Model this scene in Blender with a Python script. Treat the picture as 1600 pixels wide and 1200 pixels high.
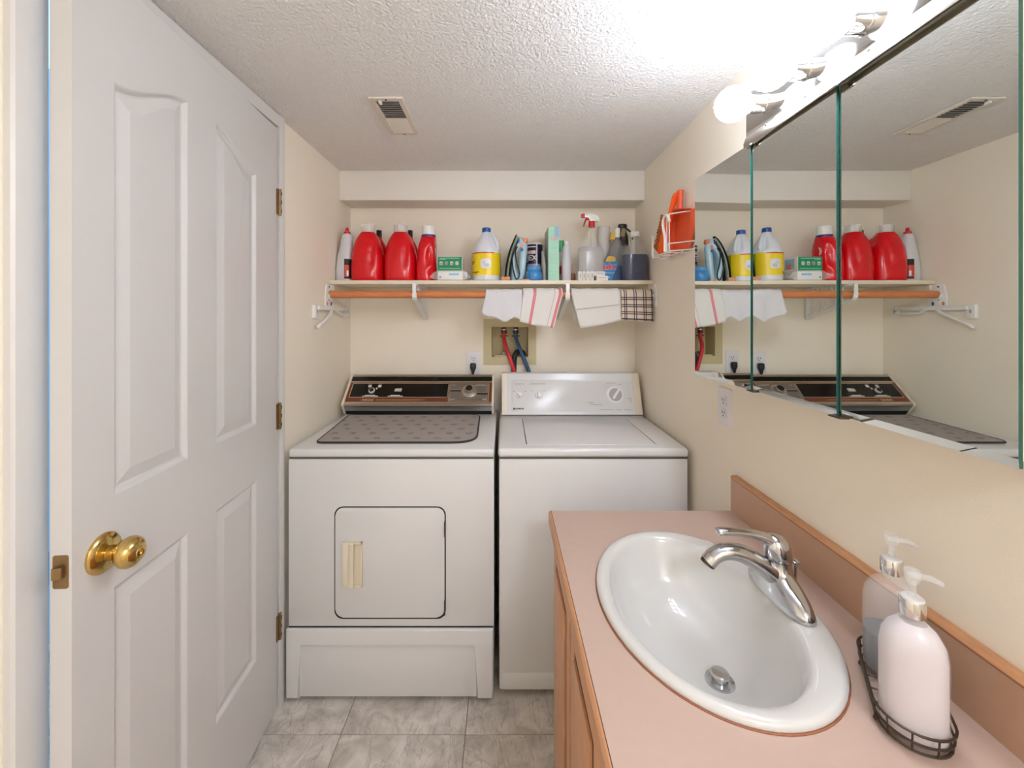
import bpy, bmesh, math, random
from mathutils import Vector, Matrix
random.seed(7)
PI = math.pi
for o in list(bpy.data.objects):
    bpy.data.objects.remove(o, do_unlink=True)
SC = bpy.context.scene
COL = SC.collection

# ---------------------------------------------------------------- camera, world, exposure
cam_d = bpy.data.cameras.new('camera')
cam = bpy.data.objects.new('camera', cam_d)
COL.objects.link(cam)
cam.location = (0, 0, 1.37)
cam.rotation_euler = (PI / 2, 0, 0)
cam_d.sensor_fit = 'HORIZONTAL'
cam_d.sensor_width = 36.0
cam_d.lens = 36.0 * 656 / 1600
cam_d.shift_x = 12 / 1600
cam_d.shift_y = -107 / 1600
cam_d.clip_start = 0.02
SC.camera = cam
world = bpy.data.worlds.new('world')
SC.world = world
world.use_nodes = True
world.node_tree.nodes['Background'].inputs[0].default_value = (0.42, 0.68, 1.0, 1)
world.node_tree.nodes['Background'].inputs[1].default_value = 1.6
SC.view_settings.view_transform = 'Standard'
SC.view_settings.look = 'None'
SC.view_settings.gamma = 1
SC.view_settings.use_curve_mapping = False
SC.view_settings.exposure = 0.0
BULB = 47.0              # radiance of the vanity globes
FILL = 70.0               # radiance of the added fill lamp, unseen behind the camera
SC.cycles.max_bounces = 12
SC.cycles.diffuse_bounces = 6
SC.cycles.glossy_bounces = 6
SC.cycles.transparent_max_bounces = 16

# ---------------------------------------------------------------- materials
def lin(c):
    c = c / 255.0
    return c / 12.92 if c <= 0.04045 else ((c + 0.055) / 1.055) ** 2.4
def rgb(r, g, b):
    return (lin(r), lin(g), lin(b), 1)
MATS = {}
def mat(name, col, rough=0.5, metal=0.0, vary=0.04, scale=12, bump=0.0, bscale=200, alpha=1.0, emit=None,
        strength=0, spec=0.5, coat=0.0, stretch=None, trans=0.0):
    m = bpy.data.materials.new(name)
    m.use_nodes = True
    nt = m.node_tree
    b = nt.nodes['Principled BSDF']
    c = rgb(*col)
    b.inputs['Roughness'].default_value = rough
    b.inputs['Metallic'].default_value = metal
    b.inputs['Alpha'].default_value = alpha
    b.inputs['Specular IOR Level'].default_value = spec
    b.inputs['Coat Weight'].default_value = coat
    b.inputs['Transmission Weight'].default_value = trans
    tc = nt.nodes.new('ShaderNodeTexCoord')
    vec = tc.outputs['Object']
    if stretch:
        mp = nt.nodes.new('ShaderNodeMapping')
        mp.inputs['Scale'].default_value = stretch
        nt.links.new(vec, mp.inputs[0])
        vec = mp.outputs[0]
    if vary > 0:
        n = nt.nodes.new('ShaderNodeTexNoise')
        n.inputs['Scale'].default_value = scale
        n.inputs['Detail'].default_value = 5
        nt.links.new(vec, n.inputs['Vector'])
        r = nt.nodes.new('ShaderNodeMapRange')
        r.inputs[1].default_value = 0.25
        r.inputs[2].default_value = 0.75
        r.inputs[3].default_value = 1 - vary
        r.inputs[4].default_value = 1 + vary
        nt.links.new(n.outputs[0], r.inputs[0])
        mx = nt.nodes.new('ShaderNodeVectorMath')
        mx.operation = 'SCALE'
        mx.inputs[0].default_value = c[:3]
        nt.links.new(r.outputs[0], mx.inputs['Scale'])
        nt.links.new(mx.outputs[0], b.inputs['Base Color'])
    else:
        b.inputs['Base Color'].default_value = c
    if bump > 0:
        n2 = nt.nodes.new('ShaderNodeTexNoise')
        n2.inputs['Scale'].default_value = bscale
        n2.inputs['Detail'].default_value = 3
        nt.links.new(tc.outputs['Object'], n2.inputs['Vector'])
        bp = nt.nodes.new('ShaderNodeBump')
        bp.inputs['Strength'].default_value = bump
        bp.inputs['Distance'].default_value = 0.01
        nt.links.new(n2.outputs[0], bp.inputs['Height'])
        nt.links.new(bp.outputs[0], b.inputs['Normal'])
    if emit:
        b.inputs['Emission Color'].default_value = emit
        b.inputs['Emission Strength'].default_value = strength
    MATS[name] = m
    return m
mat('wall_cream', (246, 236, 218), 0.6, vary=0.015, scale=3, bump=0.05, bscale=300)
mat('soffit_white', (235, 229, 220), 0.55, vary=0.015, scale=4, bump=0.04, bscale=300)
mat('ceiling_white', (236, 233, 229), 0.9, vary=0.02, scale=30, bump=0.7, bscale=130)
mat('door_white', (211, 208, 205), 0.35, vary=0.012, scale=5)
mat('trim_white', (214, 211, 207), 0.35, vary=0.012, scale=6)
mat('appliance_white', (222, 220, 217), 0.22, vary=0.01, scale=4)
mat('appliance_cream', (226, 214, 194), 0.35, vary=0.02, scale=8)
mat('handle_cream', (230, 217, 192), 0.4, vary=0.02)
mat('black', (14, 13, 14), 0.4, vary=0)
mat('gasket', (30, 27, 26), 0.7, vary=0)
mat('seam', (95, 90, 86), 0.7, vary=0)
mat('glossy_black', (12, 10, 10), 0.12, vary=0)
mat('silver', (200, 192, 180), 0.28, 0.9, vary=0.02)
mat('brushed', (186, 184, 180), 0.32, 0.9, vary=0.04, scale=40, stretch=(1, 20, 20))
mat('chrome', (225, 225, 225), 0.06, 1.0, vary=0)
mat('faucet_chrome', (205, 206, 208), 0.13, 1.0, vary=0)
mat('mirror', (228, 232, 229), 0.0, 1.0, vary=0)
mat('glass_edge', (32, 82, 72), 0.15, vary=0.1, scale=60)
mat('brass', (208, 178, 112), 0.13, 1.0, vary=0.03)
mat('old_brass', (150, 124, 88), 0.35, 0.9, vary=0.15, scale=60)
mat('rail_nickel', (206, 198, 186), 0.2, 1.0, vary=0.04, scale=30)
mat('dark_metal', (84, 74, 64), 0.4, 0.8, vary=0.1)
mat('wood_veneer', (118, 60, 36), 0.4, vary=0.22, scale=10, stretch=(2, 40, 40))
mat('dial_plate', (142, 132, 122), 0.35, 0.6, vary=0.06, scale=40)
mat('mark_light', (205, 200, 194), 0.5, vary=0)
mat('mark_tan', (226, 178, 130), 0.5, vary=0)
mat('mark_grey', (168, 166, 164), 0.6, vary=0)
mat('mark_dark', (30, 28, 30), 0.6, vary=0)
mat('laminate', (192, 166, 150), 0.32, vary=0.02, scale=60)
mat('laminate_shaded', (188, 150, 124), 0.35, vary=0.02, scale=60)  # same laminate on the backsplash, its warm shade put into the colour
mat('oak_edge', (196, 142, 100), 0.4, vary=0.16, scale=14, stretch=(20, 1.5, 20))
mat('oak', (202, 148, 106), 0.4, vary=0.16, scale=14, stretch=(20, 20, 1.5))
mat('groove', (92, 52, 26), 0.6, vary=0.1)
mat('porcelain', (210, 207, 201), 0.07, vary=0.006, scale=6, coat=0.5)
mat('dowel', (206, 128, 78), 0.35, vary=0.22, scale=9, stretch=(2.5, 40, 40))
mat('shelf_paint', (232, 220, 198), 0.4, vary=0.02, scale=14)
mat('plastic_white', (238, 236, 232), 0.3, vary=0.01)
mat('plastic_frost', (236, 232, 228), 0.35, vary=0, alpha=0.30)
mat('plastic_grey_white', (212, 212, 216), 0.3, vary=0.01)
mat('red_plastic', (218, 8, 22), 0.2, vary=0.02)
mat('red_cap', (206, 30, 36), 0.3, vary=0)
mat('purple_ring', (66, 48, 118), 0.35, vary=0)
mat('blue_cap', (22, 82, 160), 0.35, vary=0.02)
mat('jug_white', (226, 228, 234), 0.3, vary=0.015)
mat('label_yellow', (244, 212, 32), 0.35, vary=0.02)
mat('label_red', (206, 62, 30), 0.4, vary=0)
mat('label_olive', (176, 170, 30), 0.4, vary=0)
mat('box_green', (10, 136, 84), 0.45, vary=0.03)
mat('box_white', (232, 232, 230), 0.5, vary=0.02)
mat('film', (225, 220, 212), 0.2, vary=0, alpha=0.4)
mat('print_blue', (150, 190, 220), 0.5, vary=0)
mat('print_grey', (150, 150, 160), 0.5, vary=0.2, scale=80)
mat('mint', (160, 214, 184), 0.4, vary=0.06, scale=25)
mat('mint_side', (178, 190, 176), 0.5, vary=0.05)
mat('pink_print', (214, 186, 186), 0.5, vary=0)
mat('iron_blue', (178, 208, 218), 0.3, vary=0.02)
mat('iron_sage', (150, 160, 138), 0.35, vary=0.04)
mat('orange', (236, 128, 92), 0.4, vary=0)
mat('navy_print', (34, 26, 62), 0.4, vary=0.08)
mat('jar_blue', (66, 136, 198), 0.25, vary=0.04)
mat('lid_blue', (80, 154, 214), 0.35, vary=0.02)
mat('grey_bottle', (176, 172, 166), 0.35, vary=0.03)
mat('green_plastic', (42, 168, 84), 0.35, vary=0.03)
mat('brown_pot', (150, 92, 62), 0.6, vary=0.15, scale=40)
mat('cord_pink', (226, 200, 186), 0.7, vary=0.08)
mat('clear_plastic', (226, 226, 226), 0.08, vary=0, alpha=0.09)
mat('clear_liquid', (206, 206, 214), 0.15, vary=0, alpha=0.42)
mat('blue_liquid', (10, 86, 164), 0.2, vary=0.02, alpha=0.95)
mat('navy_liquid', (20, 30, 72), 0.2, vary=0.03, alpha=0.96)
mat('grey_plastic_clear', (150, 150, 154), 0.12, vary=0, alpha=0.34)
mat('label_blue', (30, 140, 204), 0.35, vary=0.05)
mat('text_red', (226, 28, 52), 0.4, vary=0)
mat('yellow_plastic', (228, 186, 60), 0.4, vary=0)
mat('sprayer_black', (38, 32, 28), 0.4, vary=0.05)
mat('tan_print', (158, 132, 84), 0.5, vary=0.05)
mat('paper', (234, 230, 226), 0.8, vary=0.01)
mat('wood_scrap', (214, 150, 98), 0.6, vary=0.12, scale=60)
mat('orange_plastic', (246, 92, 18), 0.35, vary=0.02)
mat('coral_plastic', (240, 100, 60), 0.4, vary=0.02)
mat('bristle', (176, 96, 40), 0.7, vary=0.25, scale=120)
mat('wire_white', (240, 238, 232), 0.35, vary=0)
mat('mat_border', (66, 58, 56), 0.9, vary=0.1, scale=90, bump=0.5, bscale=500)
mat('box_beige', (206, 192, 150), 0.5, vary=0.04, scale=10)
mat('hose_red', (214, 44, 56), 0.4, vary=0.03)
mat('hose_blue', (46, 84, 128), 0.45, vary=0.05)
mat('hose_black', (26, 26, 28), 0.45, vary=0)
mat('valve_red', (96, 20, 24), 0.4, vary=0)
mat('outlet_white', (234, 230, 232), 0.35, vary=0)
mat('soap_lotion', (216, 205, 204), 0.35, vary=0.02)
mat('soap_dark', (120, 126, 136), 0.2, vary=0.04, alpha=0.72)
mat('glass_bottle', (232, 232, 232), 0.08, vary=0, alpha=0.2)
mat('vent_cream', (222, 212, 198), 0.45, vary=0.02)
mat('vent_dark', (40, 38, 38), 0.8, vary=0)
mat('grout', (150, 142, 132), 0.8, vary=0.05)
mat('hall_blue', (176, 214, 236), 0.7, vary=0.03)
mat('terry', (232, 230, 232), 0.95, vary=0.03, scale=300, bump=0.5, bscale=420)
mat('linen', (228, 224, 216), 0.95, vary=0.03, scale=260, bump=0.3, bscale=500)
mat('bulb_glow', (255, 250, 244), 0.3, vary=0, emit=(0.90, 1.0, 1.20, 1), strength=BULB)
mat('fill_glow', (255, 250, 244), 0.4, vary=0, emit=(0.90, 1.0, 1.20, 1), strength=FILL)  # glow of the added fill lamp

def node_mat(name, build, rough=0.8):
    m = bpy.data.materials.new(name)
    m.use_nodes = True
    nt = m.node_tree
    b = nt.nodes['Principled BSDF']
    b.inputs['Roughness'].default_value = rough
    build(nt, b)
    MATS[name] = m
    return m
def n_math(nt, op, a, b_=None, c=None):
    n = nt.nodes.new('ShaderNodeMath')
    n.operation = op
    for i, v in enumerate((a, b_, c)):
        if v is None:
            continue
        if isinstance(v, (int, float)):
            n.inputs[i].default_value = v
        else:
            nt.links.new(v, n.inputs[i])
    return n.outputs[0]
def n_mix(nt, fac, a, b_):
    n = nt.nodes.new('ShaderNodeMix')
    n.data_type = 'RGBA'
    if isinstance(fac, (int, float)):
        n.inputs[0].default_value = fac
    else:
        nt.links.new(fac, n.inputs[0])
    for i, v in ((6, a), (7, b_)):
        if isinstance(v, tuple):
            n.inputs[i].default_value = v
        else:
            nt.links.new(v, n.inputs[i])
    return n.outputs[2]
def n_uv(nt):
    u = nt.nodes.new('ShaderNodeUVMap')
    s = nt.nodes.new('ShaderNodeSeparateXYZ')
    nt.links.new(u.outputs[0], s.inputs[0])
    return s.outputs[0], s.outputs[1]
def band(nt, v, c, w):                       # 1 where |v-c| < w
    d = n_math(nt, 'SUBTRACT', v, c)
    return n_math(nt, 'LESS_THAN', n_math(nt, 'ABSOLUTE', d), w)
def weave_bump(nt, b, scale=420, strength=0.35):
    tc = nt.nodes.new('ShaderNodeTexCoord')
    n = nt.nodes.new('ShaderNodeTexNoise')
    n.inputs['Scale'].default_value = scale
    nt.links.new(tc.outputs['Object'], n.inputs['Vector'])
    bp = nt.nodes.new('ShaderNodeBump')
    bp.inputs['Strength'].default_value = strength
    bp.inputs['Distance'].default_value = 0.004
    nt.links.new(n.outputs[0], bp.inputs['Height'])
    nt.links.new(bp.outputs[0], b.inputs['Normal'])
def stripes(nt, b):
    u, v = n_uv(nt)
    c = n_mix(nt, band(nt, u, 0.30, 0.04), rgb(228, 224, 218), rgb(224, 138, 146))
    c = n_mix(nt, band(nt, u, 0.935, 0.035), c, rgb(222, 130, 138))
    c = n_mix(nt, band(nt, u, 0.80, 0.007), c, rgb(206, 160, 170))
    nt.links.new(c, b.inputs['Base Color'])
    weave_bump(nt, b)
node_mat('striped_cloth', stripes, 0.95)
def plaid(nt, b):
    u, v = n_uv(nt)
    c = rgb(214, 196, 178)
    for k, (src, cs) in enumerate(((u, (0.10, 0.16, 0.40, 0.47, 0.70, 0.77, 0.96)), (v, (0.30, 0.36, 0.52, 0.58, 0.74, 0.80, 0.955)))):
        for x in cs:
            c = n_mix(nt, n_math(nt, 'MULTIPLY', band(nt, src, x, 0.016 if x < 0.9 else 0.022), 0.88), c, rgb(40, 40, 52))
    nt.links.new(c, b.inputs['Base Color'])
    weave_bump(nt, b)
node_mat('plaid_cloth', plaid, 0.95)
def rug(nt, b):
    tc = nt.nodes.new('ShaderNodeTexCoord')
    s = nt.nodes.new('ShaderNodeSeparateXYZ')
    nt.links.new(tc.outputs['Object'], s.inputs[0])
    # staggered small darker wisps
    row = n_math(nt, 'FLOOR', n_math(nt, 'MULTIPLY', s.outputs[1], 15))
    off = n_math(nt, 'MULTIPLY', n_math(nt, 'MODULO', n_math(nt, 'ABSOLUTE', row), 2), 0.5)
    fx = n_math(nt, 'FRACT', n_math(nt, 'ADD', n_math(nt, 'MULTIPLY', s.outputs[0], 13), off))
    fy = n_math(nt, 'FRACT', n_math(nt, 'MULTIPLY', s.outputs[1], 15))
    dx = n_math(nt, 'MULTIPLY', n_math(nt, 'SUBTRACT', fx, 0.5), 1.0)
    dy = n_math(nt, 'SUBTRACT', fy, 0.5)
    nz = nt.nodes.new('ShaderNodeTexNoise')
    nz.inputs['Scale'].default_value = 60
    nt.links.new(tc.outputs['Object'], nz.inputs['Vector'])
    d = n_math(nt, 'ADD', n_math(nt, 'ADD', n_math(nt, 'MULTIPLY', dx, dx), n_math(nt, 'MULTIPLY', dy, dy)),
               n_math(nt, 'MULTIPLY', nz.outputs[0], 0.16))
    spot = n_math(nt, 'LESS_THAN', d, 0.112)
    nf = nt.nodes.new('ShaderNodeTexNoise')
    nf.inputs['Scale'].default_value = 420
    nt.links.new(tc.outputs['Object'], nf.inputs['Vector'])
    base = n_mix(nt, nf.outputs[0], rgb(138, 128, 123), rgb(200, 190, 182))
    nt.links.new(n_mix(nt, n_math(nt, 'MULTIPLY', spot, 0.45), base, rgb(84, 76, 74)), b.inputs['Base Color'])
    weave_bump(nt, b, 380, 0.8)
node_mat('rug', rug, 1.0)
def stone(nt, b):
    tc = nt.nodes.new('ShaderNodeTexCoord')
    oi = nt.nodes.new('ShaderNodeObjectInfo')
    ad = nt.nodes.new('ShaderNodeVectorMath')
    ad.operation = 'ADD'
    nt.links.new(tc.outputs['Object'], ad.inputs[0])
    sc = nt.nodes.new('ShaderNodeVectorMath')
    sc.operation = 'SCALE'
    sc.inputs[0].default_value = (9, 5, 3)
    nt.links.new(oi.outputs['Random'], sc.inputs['Scale'])
    nt.links.new(sc.outputs[0], ad.inputs[1])
    n1 = nt.nodes.new('ShaderNodeTexNoise')
    n1.inputs['Scale'].default_value = 9
    n1.inputs['Detail'].default_value = 9
    n1.inputs['Roughness'].default_value = 0.65
    n1.inputs['Distortion'].default_value = 1.2
    nt.links.new(ad.outputs[0], n1.inputs['Vector'])
    r = nt.nodes.new('ShaderNodeValToRGB')
    e = r.color_ramp.elements
    e[0].position, e[0].color = 0.34, rgb(176, 166, 155)
    e[1].position, e[1].color = 0.62, rgb(220, 211, 199)
    nt.links.new(n1.outputs[0], r.inputs[0])
    mp = nt.nodes.new('ShaderNodeMapping')
    mp.inputs['Scale'].default_value = (5, 1.6, 1)
    nt.links.new(ad.outputs[0], mp.inputs[0])
    n2 = nt.nodes.new('ShaderNodeTexNoise')
    n2.inputs['Scale'].default_value = 3.2
    n2.inputs['Detail'].default_value = 6
    n2.inputs['Distortion'].default_value = 1.6
    nt.links.new(mp.outputs[0], n2.inputs['Vector'])
    vein = n_math(nt, 'LESS_THAN', n_math(nt, 'ABSOLUTE', n_math(nt, 'SUBTRACT', n2.outputs[0], 0.5)), 0.012)
    nt.links.new(n_mix(nt, n_math(nt, 'MULTIPLY', vein, 0.35), r.outputs[0], rgb(128, 120, 112)), b.inputs['Base Color'])
node_mat('stone_tile', stone, 0.42)

# ---------------------------------------------------------------- mesh helpers
def B():
    return bmesh.new()
def box(bm, x0, x1, y0, y1, z0, z1, bev=0.0, seg=2):
    vs = [bm.verts.new((x, y, z)) for x in (x0, x1) for y in (y0, y1) for z in (z0, z1)]
    fs = [(0, 1, 3, 2), (4, 6, 7, 5), (0, 4, 5, 1), (2, 3, 7, 6), (0, 2, 6, 4), (1, 5, 7, 3)]
    faces = [bm.faces.new([vs[i] for i in f]) for f in fs]
    if bev > 0:
        es = list({e for f in faces for e in f.edges})
        bmesh.ops.bevel(bm, geom=es, offset=bev, segments=seg, profile=0.5, affect='EDGES', clamp_overlap=True)
    return bm
def bx(*a, **k):
    return box(B(), *a, **k)
def ring(cx, cy, z, rx, ry=None, n=2.0, seg=32, rot=0.0):
    ry = rx if ry is None else ry
    out = []
    for i in range(seg):
        a = 2 * PI * i / seg
        c, s = math.cos(a), math.sin(a)
        x = rx * math.copysign(abs(c) ** (2 / n), c)
        y = ry * math.copysign(abs(s) ** (2 / n), s)
        out.append(Vector((cx + x * math.cos(rot) - y * math.sin(rot), cy + x * math.sin(rot) + y * math.cos(rot), z)))
    return out
def loft(bm, rings, cap0=True, cap1=True):
    rv = [[bm.verts.new(p) for p in r] for r in rings]
    n = len(rv[0])
    for a, b in zip(rv, rv[1:]):
        for i in range(n):
            bm.faces.new((a[i], a[(i + 1) % n], b[(i + 1) % n], b[i]))
    if cap0:
        bm.faces.new(list(reversed(rv[0])))
    if cap1:
        bm.faces.new(rv[-1])
    return bm
def lathe(bm, prof, cx=0, cy=0, seg=28, cap0=True, cap1=True):
    return loft(bm, [ring(cx, cy, z, max(r, 1e-4), seg=seg) for r, z in prof], cap0, cap1)
def tube(bm, pts, r, seg=8, closed=False, flat=1.0):
    pts = [Vector(p) for p in pts]
    n = len(pts)
    rings, prev = [], None
    for i, p in enumerate(pts):
        if closed:
            t = (pts[(i + 1) % n] - pts[i - 1]).normalized()
        else:
            t = (pts[min(i + 1, n - 1)] - pts[max(i - 1, 0)]).normalized()
        if prev is None:
            up = Vector((0, 0, 1)) if abs(t.z) < 0.9 else Vector((1, 0, 0))
            a = (up - t * up.dot(t)).normalized()
        else:
            a = (prev - t * prev.dot(t)).normalized()
        prev = a
        b = t.cross(a)
        rr = r[i] if isinstance(r, (list, tuple)) else r
        rings.append([p + a * (rr * flat * math.cos(2 * PI * k / seg)) + b * (rr * math.sin(2 * PI * k / seg)) for k in range(seg)])
    if closed:
        rings.append(rings[0])
        rv = [[bm.verts.new(q) for q in rg] for rg in rings[:-1]]
        rv.append(rv[0])
        for a_, b_ in zip(rv, rv[1:]):
            for k in range(seg):
                bm.faces.new((a_[k], a_[(k + 1) % seg], b_[(k + 1) % seg], b_[k]))
        return bm
    return loft(bm, rings)
def spline(pts, k=6):
    P = [Vector(p) for p in pts]
    P = [P[0] * 2 - P[1]] + P + [P[-1] * 2 - P[-2]]
    out = []
    for i in range(1, len(P) - 2):
        for j in range(k):
            t = j / k
            a, b, c, d = P[i - 1], P[i], P[i + 1], P[i + 2]
            out.append(0.5 * ((2 * b) + (c - a) * t + (2 * a - 5 * b + 4 * c - d) * t * t + (3 * b - a - 3 * c + d) * t ** 3))
    out.append(P[-2])
    return out
def prism(bm, poly, f, w0, w1, bev=0.0, seg=2):
    """poly: (u,v) list; f(u,v,w) -> xyz"""
    a = [bm.verts.new(f(u, v, w0)) for u, v in poly]
    b = [bm.verts.new(f(u, v, w1)) for u, v in poly]
    n = len(poly)
    faces = [bm.faces.new(list(reversed(a))), bm.faces.new(b)]
    for i in range(n):
        faces.append(bm.faces.new((a[i], a[(i + 1) % n], b[(i + 1) % n], b[i])))
    if bev > 0:
        bmesh.ops.bevel(bm, geom=list(faces[1].edges), offset=bev, segments=seg, profile=0.5, affect='EDGES', clamp_overlap=True)
    return bm
def rr(u0, u1, v0, v1, r, seg=5):
    out = []
    for cx, cy, a0 in ((u1 - r, v0 + r, -PI / 2), (u1 - r, v1 - r, 0), (u0 + r, v1 - r, PI / 2), (u0 + r, v0 + r, PI)):
        for i in range(seg + 1):
            a = a0 + PI / 2 * i / seg
            out.append((cx + r * math.cos(a), cy + r * math.sin(a)))
    return out
def circ(cu, cv, r, seg=24, rv=None):
    return [(cu + r * math.cos(2 * PI * i / seg), cv + (rv or r) * math.sin(2 * PI * i / seg)) for i in range(seg)]
XZ = lambda y0: (lambda u, v, w: (u, y0 - w, v))            # plane facing -Y, w towards the camera
XY = lambda z0: (lambda u, v, w: (u, v, z0 + w))
def text_bm(s, size, shear=0.0, depth=0.0004, spacing=1.0, bold=0.0):
    cu = bpy.data.curves.new('tmp_text', 'FONT')
    cu.body = s
    cu.size = size
    cu.shear = shear
    cu.extrude = depth
    cu.offset = bold
    cu.space_character = spacing
    cu.align_x = 'CENTER'
    cu.align_y = 'CENTER'
    cu.resolution_u = 3
    o = bpy.data.objects.new('tmp_text', cu)
    COL.objects.link(o)
    dg = bpy.context.evaluated_depsgraph_get()
    me = bpy.data.meshes.new_from_object(o.evaluated_get(dg))
    bm = B()
    bm.from_mesh(me)
    bpy.data.objects.remove(o, do_unlink=True)
    bpy.data.curves.remove(cu)
    bpy.data.meshes.remove(me)
    return bm
def xf(bm, f):
    for v in bm.verts:
        v.co = Vector(f(*v.co))
    return bm
def join(*bms):
    out = B()
    for b in bms:
        me = bpy.data.meshes.new('tmp')
        b.to_mesh(me)
        out.from_mesh(me)
        bpy.data.meshes.remove(me)
        b.free()
    return out
def chain(o):
    m = Matrix.Identity(4)
    while o is not None:
        m = o.matrix_basis @ m
        o = o.parent
    return m
def obj(name, bm, m, parent=None, world=True, smooth=35, solid=0.0, label=None):
    """one mesh object; world=True: coordinates given in room space"""
    bmesh.ops.recalc_face_normals(bm, faces=bm.faces[:])
    if parent is not None and world:
        bmesh.ops.transform(bm, matrix=chain(parent).inverted(), verts=bm.verts[:])
    me = bpy.data.meshes.new(name)
    bm.to_mesh(me)
    bm.free()
    for mm in (m if isinstance(m, (list, tuple)) else [m]):
        me.materials.append(MATS[mm])
    if smooth:
        me.polygons.foreach_set('use_smooth', [True] * len(me.polygons))
        me.set_sharp_from_angle(angle=math.radians(smooth))
    o = bpy.data.objects.new(name, me)
    COL.objects.link(o)
    o.parent = parent
    if solid:
        md = o.modifiers.new('thickness', 'SOLIDIFY')
        md.thickness = solid
        md.offset = 0
    if label:
        o['label'] = label
    return o
def tag(o, label, cat, group=None):
    o['label'] = label
    o['category'] = cat
    if group:
        o['group'] = group
    return o
def thing(name, label, cat, loc=(0, 0, 0), rotz=0.0, group=None):
    o = bpy.data.objects.new(name, None)
    o.empty_display_size = 0.05
    COL.objects.link(o)
    o.location = loc
    o.rotation_euler = (0, 0, rotz)
    return tag(o, label, cat, group)
def struct(o, kind='structure'):
    o['kind'] = kind
    return o
def sroot(name, loc=(0, 0, 0), rotz=0.0):
    o = bpy.data.objects.new(name, None)
    COL.objects.link(o)
    o.location = loc
    o.rotation_euler = (0, 0, rotz)
    return struct(o)
def dup(root, loc, label, group=None, rotz=None):
    r = root.copy()
    COL.objects.link(r)
    r.location = loc
    if rotz is not None:
        r.rotation_euler = (0, 0, rotz)
    r['label'] = label
    if group:
        r['group'] = group
    for ch in list(root.children):
        c = ch.copy()
        COL.objects.link(c)
        c.parent = r
        for g in list(ch.children):
            d = g.copy()
            COL.objects.link(d)
            d.parent = c
    return r
def patch(bm, cx, cy, rx, ry, n, a0, a1, z0, z1, off=0.0006, seg=14, zseg=1):
    """label lying on a superelliptic wall, angles in degrees, -90 faces the camera"""
    rows = []
    for j in range(zseg + 1):
        z = z0 + (z1 - z0) * j / zseg
        row = []
        for i in range(seg + 1):
            a = math.radians(a0 + (a1 - a0) * i / seg)
            c, s = math.cos(a), math.sin(a)
            row.append(bm.verts.new((cx + (rx + off) * math.copysign(abs(c) ** (2 / n), c), cy + (ry + off) * math.copysign(abs(s) ** (2 / n), s), z)))
        rows.append(row)
    for a, b in zip(rows, rows[1:]):
        for i in range(seg):
            bm.faces.new((a[i], a[i + 1], b[i + 1], b[i]))
    return bm

# ================================================================ THE ROOM
XL, XR, YB, YF, H = -0.80, 0.68, 2.187, -1.25, 2.073
WT = 0.11
fl = struct(obj('floor', bx(-2.6, XR + 0.05, YF - 0.05, YB + 0.05, -0.05, -0.0025), 'grout', smooth=0))
tile_me = None
TS = 0.407
for ix in range(-6, 3):
    for iy in range(-3, 6):
        x0 = -0.126 + ix * TS
        y0 = 1.375 - 0.407 * 3 + (iy - 1) * TS
        x1, y1 = x0 + TS - 0.003, y0 + TS - 0.003
        X0, X1, Y0, Y1 = max(x0, -2.5), min(x1, XR), max(y0, YF), min(y1, YB)
        if X1 - X0 < 0.01 or Y1 - Y0 < 0.01:
            continue
        b = bx(X0 - x0, X1 - x0, Y0 - y0, Y1 - y0, -0.004, 0.0, bev=0.001, seg=1)
        t = obj('tile', b, 'stone_tile', None, world=False, smooth=0)
        t.location = (x0, y0, 0)
        t.parent = fl
struct(obj('ceiling', bx(XL - WT, XR + 0.06, YF - 0.06, YB + 0.06, H, H + 0.06), 'ceiling_white', smooth=0))
struct(obj('wall_back', bx(XL - WT, -0.115, YB, YB + 0.1, 0, H), 'wall_cream', smooth=0))
wb = bpy.data.objects['wall_back']
bm = B()
bm.from_mesh(wb.data)
BX0, BX1, BZ0, BZ1 = -0.068, 0.126, 1.153, 1.312      # opening of the water outlet box
box(bm, -0.115, BX0, YB, YB + 0.1, 0, H)
box(bm, BX1, XR + 0.06, YB, YB + 0.1, 0, H)
box(bm, BX0, BX1, YB, YB + 0.1, 0, BZ0)
box(bm, BX0, BX1, YB, YB + 0.1, BZ1, H)
bm.to_mesh(wb.data)
bm.free()
struct(obj('wall_right', bx(XR, XR + 0.06, YF, YB, 0, H), 'wall_cream', smooth=0))
struct(obj('wall_front', bx(XL - WT, XR + 0.06, YF - 0.06, YF, 0, H), 'wall_cream', smooth=0))
DO0, DO1, DOZ = 0.716, 1.470, 2.03                      # door opening in the wall on the door side
bm = B()
box(bm, XL - WT, XL, DO1, YB, 0, H)
box(bm, XL - WT, XL, YF, DO0, 0, H)
box(bm, XL - WT, XL, DO0, DO1, DOZ, H)
struct(obj('wall_left', bm, 'wall_cream', smooth=0))
struct(obj('wall_soffit', bx(XL, XR, 2.035, YB, 1.929, H, bev=0.003, seg=2), 'soffit_white'))
struct(obj('wall_hall', bx(-1.95, -1.9, -0.6, 3.2, 0, 2.4), 'hall_blue', smooth=0))

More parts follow.
